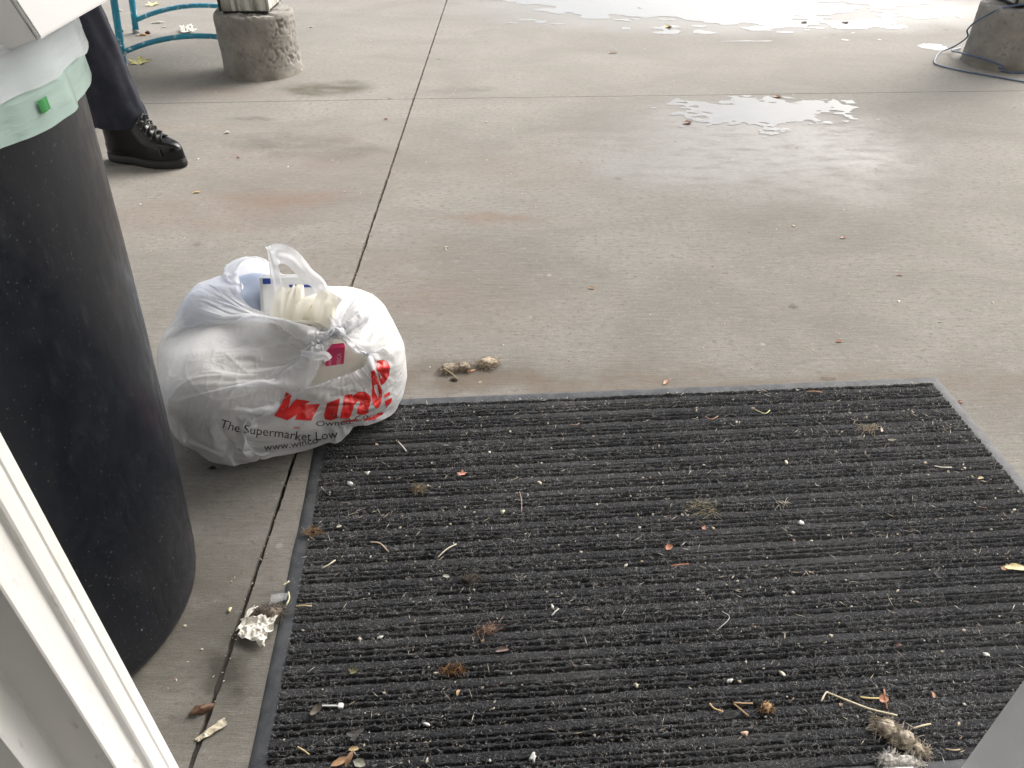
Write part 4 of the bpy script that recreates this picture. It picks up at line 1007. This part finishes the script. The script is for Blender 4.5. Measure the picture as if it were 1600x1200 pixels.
# --- bits lying on the mat
flake('leaf_fragment', onmat(722, 741), .026, .02, .3, (.62, .25, .16), 'salmon orange leaf fragment near the back left of the mat', 'leaf', 7, 5, .5)
flake('leaf_fragment', onmat(1045, 857), .020, .013, .8, (.52, .19, .09), 'rust orange leaf fragment in the middle of the mat', 'leaf', 8, 0, .8)
flake('leaf_fragment', onmat(1100, 826), .017, .012, 1.1, (.42, .17, .10), 'reddish leaf fragment among the grass tufts mid mat', 'leaf', 9, 3, .9)
flake('leaf_fragment', onmat(697, 901), .015, .009, -.2, (.36, .37, .30), 'pale grey green leaf fragment left of the mat centre', 'leaf', 10)
flake('leaf_fragment', onmat(530, 823), .012, .008, .4, (.45, .43, .30), 'pale leaf fragment near the left border of the mat', 'leaf', 11)
flake('leaf', onmat(1588, 888), .050, .017, -.1, (.60, .50, .20), 'yellow pointed leaf at the right edge of the picture', 'leaf', 12)
flake('leaf_fragment', onmat(1567, 889), .016, .012, 1.0, (.38, .17, .06), 'brown leaf fragment beside the yellow pointed leaf', 'leaf', 13, 3, .9)
flake('leaf_fragment', onmat(1393, 689), .022, .007, .1, (.48, .43, .33), 'curled tan leaf below the twig clump at the mat back right', 'leaf', 14, 0, .9)
flake('leaf_fragment', onmat(1376, 672), .020, .009, 1.2, (.55, .47, .38), 'upright tan husk in the twig clump at the mat back right', 'leaf', 15, 0, .8, tilt=(.6, 0))
flake('leaf_fragment', onmat(1532, 748), .016, .008, .2, (.55, .45, .22), 'mustard leaf fragment by the right side of the mat', 'leaf', 16, 0, .7)
flake('leaf_fragment', onmat(1403, 1010), .018, .008, .3, (.10, .03, .025), 'maroon leaf fragment above the bent straw', 'leaf', 17, 0, .8)
flake('leaf_fragment', onmat(716, 1083), .013, .006, 1.3, (.62, .40, .18), 'small amber seed husk on the near left of the mat', 'seed', 18, 0, .7)
flake('leaf_fragment', onmat(785, 1017), .025, .010, .2, (.34, .22, .20), 'curled pinkish brown leaf on the near left of the mat', 'leaf', 19, 0, 1.0)
flake('leaf_fragment', onmat(495, 1112), .026, .014, .9, (.16, .13, .10), 'dark brown folded leaf beside the white cable tie', 'leaf', 20, 0, 1.0)
flake('leaf_fragment', onmat(553, 1050), .020, .018, .4, (.17, .16, .06), 'olive moss tuft on the near left of the mat', 'moss', 21, 5, 1.0)
flake('wood_chip', onmat(532, 1190), .032, .012, .6, (.42, .22, .08), 'orange wood chip at the bottom edge of the mat', 'wood chip', 22, 0, .4, tilt=(.3, .2))
flake('wood_chip', onmat(546, 1186), .028, .009, 1.2, (.34, .19, .09), 'brown wood chip leaning on the orange one at the bottom edge', 'wood chip', 23, 0, .4, tilt=(.2, -.3))
flake('wood_chip', onmat(553, 1171), .018, .009, .1, (.50, .34, .12), 'small yellow brown wood chip near the bottom edge of the mat', 'wood chip', 24)
flake('leaf_fragment', onmat(562, 1193), .022, .016, -.3, (.24, .25, .18), 'grey green leaf scrap at the bottom edge beside the wood chips', 'leaf', 25)
flake('plastic_scrap', onmat(556, 1148), .036, .022, .7, (.05, .045, .042), 'dark translucent looking scrap on the near left of the mat', 'plastic scrap', 26, 3, .3)
flake('leaf_fragment', onmat(1380, 1094), .020, .015, .5, (.50, .20, .10), 'orange brown leaf fragment beside the long bent straw', 'leaf', 27, 0, .8)
flake('leaf_fragment', onmat(1457, 1086), .013, .008, 1.4, (.45, .20, .10), 'tiny upright rust leaf right of the bent straw', 'leaf', 28, 0, .6, tilt=(.5, 0))
for k, (x, y, r, c, lab) in enumerate(((574, 740, .006, (.78, .76, .70), 'white chip standing on the back left of the mat'), (547, 757, .008, (.66, .67, .68), 'greyish white pebble near the mat back left corner'), (1250, 818, .0075, (.72, .73, .72), 'roundest white pebble in the middle right of the mat'),
                                       (1228, 724, .006, (.74, .69, .52), 'cream seed right of the mat centre'), (843, 756, .0055, (.72, .58, .45), 'pinkish seed on the back half of the mat'), (785, 801, .006, (.72, .70, .50), 'yellowish pebble left of the mat centre'),
                                       (1222, 1054, .0065, (.66, .60, .47), 'tan seed near the front of the mat above the burr'), (1140, 1065, .005, (.78, .76, .70), 'white seed near the front of the mat left of the burr'), (994, 1071, .005, (.70, .66, .48), 'pale yellow seed at the front middle of the mat'),
                                       (666, 1133, .005, (.80, .80, .78), 'bright white chip on the near left of the mat'), (833, 1186, .008, (.66, .67, .64), 'white curled chip at the bottom middle of the mat'), (1540, 1024, .0065, (.78, .77, .72), 'white seed near the right jamb'),
                                       (594, 997, .006, (.76, .76, .72), 'small white chip left of the mat centre front'), (863, 949, .005, (.80, .78, .74), 'white chip in the middle of the mat'), (1164, 1148, .006, (.62, .42, .32), 'pinkish brown seed left of the grey lint wad'))):
    pebble('pebble' if 'pebble' in lab else 'chip', onmat(x, y, .0075), r * .85, tuple(q * .85 for q in c), lab, 'pebble' if 'pebble' in lab else ('seed' if 'seed' in lab else 'chip'), k + 3, (1.25, .75, .55))
ST = (.58, .50, .34)
for pts, r, c, lab in (([(1283, 1096), (1291, 1082), (1297, 1084)], .0014, (.68, .62, .48), 'short bent end of the long straw, near front right of mat'),
                       ([(1295, 1083), (1325, 1095), (1360, 1108), (1402, 1118)], .0016, (.62, .55, .38), 'long pale straw slanting across the front right of the mat'),
                       ([(1344, 1089), (1360, 1091), (1374, 1091)], .0013, (.66, .55, .25), 'yellow straw beside the orange brown leaf fragment'), ([(1381, 1077), (1384, 1095), (1386, 1108)], .0012, (.36, .18, .09), 'upright brown stalk crossing beside the orange brown leaf'),
                       ([(1427, 1138), (1440, 1134), (1454, 1131)], .0013, (.66, .57, .38), 'straw sticking out right of the grey lint wad'), ([(1478, 1170), (1490, 1172), (1500, 1171)], .001, (.50, .38, .24), 'thin straw near the right jamb foot'),
                       ([(1146, 1098), (1160, 1099), (1176, 1099)], .0012, (.50, .33, .18), 'upper arm of the forked twig left of the burr'), ([(1147, 1100), (1158, 1109), (1170, 1119)], .0011, (.50, .33, .18), 'lower arm of the forked twig left of the burr'),
                       ([(1109, 1099), (1116, 1107), (1130, 1112)], .0013, (.58, .40, .20), 'crooked tan stalk left of the forked twig'), ([(579, 847), (594, 849), (607, 862)], .0013, (.50, .40, .30), 'arched brown stalk near the left side of the mat'),
                       ([(684, 871), (698, 858), (713, 850)], .0012, (.62, .58, .46), 'curved pale straw left of the mat centre'), ([(503, 888), (514, 882), (524, 875)], .0014, (.66, .58, .44), 'tan straw by the left border of the mat'),
                       ([(622, 690), (629, 697), (635, 705)], .0012, (.68, .66, .60), 'short white straw behind the salmon leaf near the bag'), ([(812, 768), (815, 783), (815, 800)], .0009, (.45, .32, .24), 'thin reddish stalk on the back half of the mat'),
                       ([(442, 915), (452, 908)], .0017, (.68, .60, .42), 'stubby straw on the left mat border'), ([(447, 946), (452, 935), (451, 925)], .0014, (.70, .64, .38), 'yellow straw beside the clear plastic tab'), ([(463, 947), (475, 946), (487, 947)], .0012, (.60, .48, .28), 'straw lying into the mat right of the clear tab'),
                       ([(862, 962), (868, 955), (873, 951)], .0012, (.66, .64, .58), 'short straw in the middle front of the mat'), ([(465, 1167), (474, 1172), (483, 1179)], .0012, (.66, .52, .28), 'tan straw near the bottom left of the mat'),
                       ([(1049, 884), (1060, 882), (1076, 881)], .0009, (.52, .22, .12), 'thin red stalk below the rust orange leaf'), ([(1460, 728), (1472, 730), (1487, 730)], .0012, (.66, .62, .52), 'pale straw by the right side of the mat'),
                       ([(1128, 955), (1140, 965), (1120, 985)], .0006, (.55, .55, .53), 'long pale hair curl at the middle of the mat'), ([(1260, 612), (1272, 611), (1285, 613)], .0012, (.48, .28, .16), 'brown stalk on the far edge of the mat'), ([(1102, 651), (1112, 655), (1122, 650)], .001, (.42, .24, .15), 'small curved brown stalk near the mat back edge'),
                       ([(1283, 590), (1295, 590), (1306, 592)], .001, (.30, .20, .13), 'dark stalk on concrete behind the mat far edge'), ([(890, 663), (900, 664), (905, 661)], .0013, (.28, .19, .14), 'dark brown stalk near the back of the mat'), ([(1180, 640), (1195, 646), (1203, 641)], .0011, (.60, .62, .32), 'yellow green grass blade near the mat back edge')):
    zb = .0095 if 'concrete' not in lab else .002
    straw('dry_stalk', [pix(x, y, zb + (.002 if i == 1 else 0)) for i, (x, y) in enumerate(pts)], r, c, lab, 'stalk', 'stalks and straws on the mat')
fluff('lint_wad', [(onmat(1385, 1140), .024, .018, .008, -.5), (onmat(1412, 1158), .028, .018, .010, -.7), (onmat(1430, 1175), .014, .012, .011, -.6)], (.38, .33, .26), 'large grey brown lint wad at the front right of the mat', 51, 260, .015)
fluff('lint_wad', [(onmat(1412, 1192), .028, .010, .008, .0), (onmat(1388, 1190), .013, .010, .008, .3)], (.56, .54, .50), 'whitish lint roll under the large grey brown wad', 53, 300, .014)
fluff('burr', [(onmat(1197, 1107), .011, .010, .006, 0)], (.34, .22, .11), 'round brown burr near the front of the mat', 55, 120, .009, cat='burr')
fluff('lint_wad', [(onmat(655, 765), .013, .012, .004, 0)], (.26, .21, .14), 'fuzzy tan tuft near the back left of the mat', 56, 90, .016, False)
fluff('lint_wad', [(onmat(735, 905), .018, .008, .004, .1)], (.13, .11, .09), 'dark lint smear right of the pale leaf fragment', 57, 90, .014, False)
fluff('lint_wad', [(onmat(762, 985), .020, .008, .004, .1)], (.34, .23, .17), 'reddish root tuft left of the mat centre front', 58, 70, .018, False)
fluff('lint_wad', [(onmat(708, 1047), .024, .009, .004, 0)], (.24, .13, .055), 'rust coloured crumbly tuft on the near left of the mat', 59, 110, .010, False)
fluff('lint_wad', [(onmat(1358, 671), .020, .012, .006, .3)], (.40, .34, .24), 'tangled twig clump near the back right corner of the mat', 60, 50, .026, False)
fluff('grass_tuft', [(onmat(1100, 795), .03, .02, .004, 0)], (.42, .38, .24), 'scattered pale grass tuft right of the mat centre', 62, 45, .026, False, 'grass')
fluff('grass_tuft', [(onmat(487, 832), .018, .010, .004, 0)], (.30, .19, .10), 'rusty tuft on the left end of the ribs', 63, 70, .014, False, 'grass')
fluff('grass_tuft', [(onmat(1220, 787), .014, .008, .004, 0)], (.55, .52, .42), 'pale star shaped grass tuft right of centre on the mat', 64, 14, .02, False, 'grass')
ct = empty('cable_tie', onmat(525, 1103)); tag(ct, 'cut white cable tie on the near left of the mat', 'cable tie')
wt = plain('white_nylon', (.70, .72, .71), .35, .05, 50)
a_, b_ = onmat(501, 1104) - ct.location, onmat(533, 1105) - ct.location
tube('strap', [a_ + Vector((0, 0, .002)), (a_ + b_) / 2 + Vector((0, 0, .003)), b_ + Vector((0, 0, .003))], .0016, wt, ct, 6, 3)
box('head', (b_.x - .004, b_.y - .0045, .0005), (b_.x + .004, b_.y + .0045, .0065), wt, ct, .001)
# --- bits on the concrete
YL = (.50, .46, .10)
flake('maple_leaf', P_(218, 98), .13, .12, .5, YL, 'yellow green maple leaf by the foot of the teal table leg', 'leaf', 71, 5, .22, tilt=(.12, 0))
flake('maple_leaf', P_(240, 8), .14, .10, 1.5, (.55, .50, .16), 'pale yellow leaf at the top edge behind the teal table', 'leaf', 72, 5, .2)
flake('leaf_fragment', P_(247, 36), .10, .035, .2, (.58, .52, .36), 'buff leaf on the ground under the back stretcher', 'leaf', 73)
flake('leaf_fragment', P_(186, 17), .07, .035, .1, (.66, .63, .58), 'pale scrap left of the back table leg', 'scrap', 74)
flake('leaf_fragment', P_(257, 43), .04, .02, .1, (.62, .58, .48), 'small pale scrap between the two table stretchers', 'scrap', 75)
scrap('paper_scrap', [P_(281, 52, .002), P_(306, 54, .002), P_(303, 45, .01), P_(285, 43, .012)], M['paper'], 'crumpled white paper beside the left pier', 'paper', 76, .02, 16, .2)
tube_c = empty('cigarette_butt', P_(219, 56)); tag(tube_c, 'cigarette butt by the back leg of the teal table', 'cigarette butt')
tube('filter', [(0, 0, .006), (.036, .004, .006)], .0055, lmat((.55, .28, .10)), tube_c, 10); tube('paper_end', [(-.026, -.003, .006), (-.0005, 0, .006)], .0054, lmat((.72, .70, .66)), tube_c, 10)
pebble('berry', P_(231, 53), .014, (.11, .03, .02), 'dark red berry next to the cigarette butt', 'berry', 4, (1, 1, .95))
pebble('stone', P_(190, 50), .013, (.02, .018, .016), 'black stone behind the front leg of the teal table', 'stone', 5, (1, .8, .9))
for k, (x, y, L, W_2, rz, c, lab) in enumerate(((402, 27, .05, .03, 0, (.52, .34, .14), 'tan leaf on the ground right of the left pier'), (958, 83, .07, .02, .1, (.56, .42, .24), 'buff strip of leaf beyond the cross joint'), (1044, 43, .05, .05, .4, (.50, .36, .06), 'yellow leaf at the near edge of the far puddle'),
                                               (1074, 193, .05, .035, .4, (.20, .08, .04), 'brown leaf at the left rim of the small puddle'), (1214, 152, .055, .03, .1, (.42, .24, .15), 'tan leaf where the small puddle meets the cross joint'), (308, 301, .036, .015, .1, (.66, .48, .20), 'oval golden seed on the concrete in front of the boot'),
                                               (355, 208, .032, .02, .2, (.74, .72, .66), 'white scrap on the concrete right of the boot'), (603, 187, .022, .014, .1, (.40, .12, .05), 'rust leaf bit left of the long joint'), (1311, 534, .020, .010, -.2, (.52, .20, .10), 'orange leaf bit on the concrete behind the mat'),
                                               (1040, 598, .028, .010, 1.0, (.55, .28, .16), 'orange sliver leaning on the far mat border'), (1317, 372, .022, .014, .2, (.52, .26, .16), 'orange bit in a small pale ring on the concrete'), (924, 451, .026, .011, -.2, (.50, .30, .16), 'tan leaf bit in the middle of the concrete'),
                                               (372, 267 - 20, .018, .010, 0, (.42, .13, .06), 'tiny red bit right of the boot toe'), (1500, 629, .016, .009, .2, (.30, .10, .07), 'dark red bit right of the mat corner'), (1515, 667, .014, .010, .2, (.58, .50, .20), 'yellow bit on the right mat border'),
                                               (1320, 36, .06, .03, .1, (.10, .07, .05), 'dark leaf at the right of the far puddle'), (1256, 36, .05, .03, .2, (.09, .07, .05), 'dark leaf in a gap of the far puddle'), (1405, 430, .022, .01, -.1, (.48, .28, .20), 'faint tan bit right of the pale ring'), (492 - 6, 43, .04, .02, .3, (.70, .67, .6), 'pale scrap far left of the long joint'))):
    flake('leaf_fragment', P_(x, y), L, W_2, rz, c, lab, 'leaf' if 'leaf' in lab else ('seed' if 'seed' in lab else 'scrap'), 80 + k, 0, .5)
# dust of crumbs, seeds and clippings trodden into the mat: too many to count
rg = np.random.default_rng(99); mb = MB(); cols = []
def speck(p, L, W_2, H):
    a = rg.uniform(0, 6.28); d = np.array([math.cos(a), math.sin(a), 0]); e = np.array([-d[1], d[0], 0]); k = rg.uniform(.6, 1.4, 4)
    c = np.array(p); b4 = [c - d * L * k[0], c - e * W_2 * k[1], c + d * L * k[2], c + e * W_2 * k[3]]; t4 = [q + np.array([0, 0, H]) - (q - c) * .3 for q in b4]
    mb.add(b4 + t4, [(0, 1, 2, 3)[::-1], (4, 5, 6, 7), (0, 1, 5, 4), (1, 2, 6, 5), (2, 3, 7, 6), (3, 0, 4, 7)])
def on_mat(x, y, z): return M0 + mx * x + my * y + Vector((0, 0, z))
for _ in range(2000):
    x, y = rg.uniform(BW, MW - BW), rg.uniform(BW, MD - BW)
    if fbm(np.array([x * 3.5, y * 5, 2.0]), 71, 3) < rg.uniform(-.55, .45): continue
    L = rg.choice([.0012, .002, .003, .0045], p=[.45, .3, .18, .07]); speck(on_mat(x, y, rg.uniform(.005, .009)), L, L * rg.uniform(.3, .8), L * .5)
for _ in range(330):
    x, y = rg.uniform(BW, MW - BW), rg.uniform(BW, MD - BW); L = rg.uniform(.004, .012); speck(on_mat(x, y, rg.uniform(.008, .011)), L, .0006, .0006)
t = NT('crumb_mix'); wn = t.n('ShaderNodeTexWhiteNoise', noise_dimensions='3D'); mp = t.map(130); fl = t.n('ShaderNodeVectorMath', operation='FLOOR'); t.l(mp, fl.inputs[0]); t.l(fl.outputs[0], wn.inputs['Vector'])
rp = t.n('ShaderNodeValToRGB'); t.l(wn.outputs['Value'], rp.inputs[0]); el = rp.color_ramp.elements; el[0].color = (.55, .50, .36, 1); el[1].color = (.72, .71, .66, 1)
for pos, c in ((.25, (.34, .28, .18, 1)), (.45, (.62, .58, .47, 1)), (.6, (.30, .16, .09, 1)), (.75, (.5, .48, .40, 1))): e_ = el.new(pos); e_.color = c
t.set(Base_Color=rp.outputs[0], Roughness=.8)
cr = mb.build('crumbs', t.m, None, False); tag(cr, 'pale crumbs and clippings scattered over the doormat', 'crumbs', kind='stuff')
mb = MB()
for _ in range(420):
    p = pix(rg.uniform(200, 1600), rg.uniform(20, 1150)); 
    ml = np.array([(p - M0).dot(mx), (p - M0).dot(my)])
    if (-.01 < ml[0] < MW + .01 and -.01 < ml[1] < MD + .01) or abs(p.x - jx(p.y)) < .02 or (p - BC).length < .27 or (p - BAG_C).length < .33 or p.y < .6: continue
    L = rg.choice([.001, .0018, .003, .005], p=[.4, .35, .2, .05]) * (1 + p.y * .25); speck(p + Vector((0, 0, .0003)), L, L * rg.uniform(.3, .9), L * .35)
for _ in range(160):
    y = rg.uniform(.65, 3.5); p = Vector((jx(y) + rg.normal(0, .006), y, .0003)); speck(p, rg.uniform(.0008, .003), .001, .0008)
cr = mb.build('grit', t.m, None, False); tag(cr, 'fine grit and seed husks scattered over the concrete', 'grit', kind='stuff')
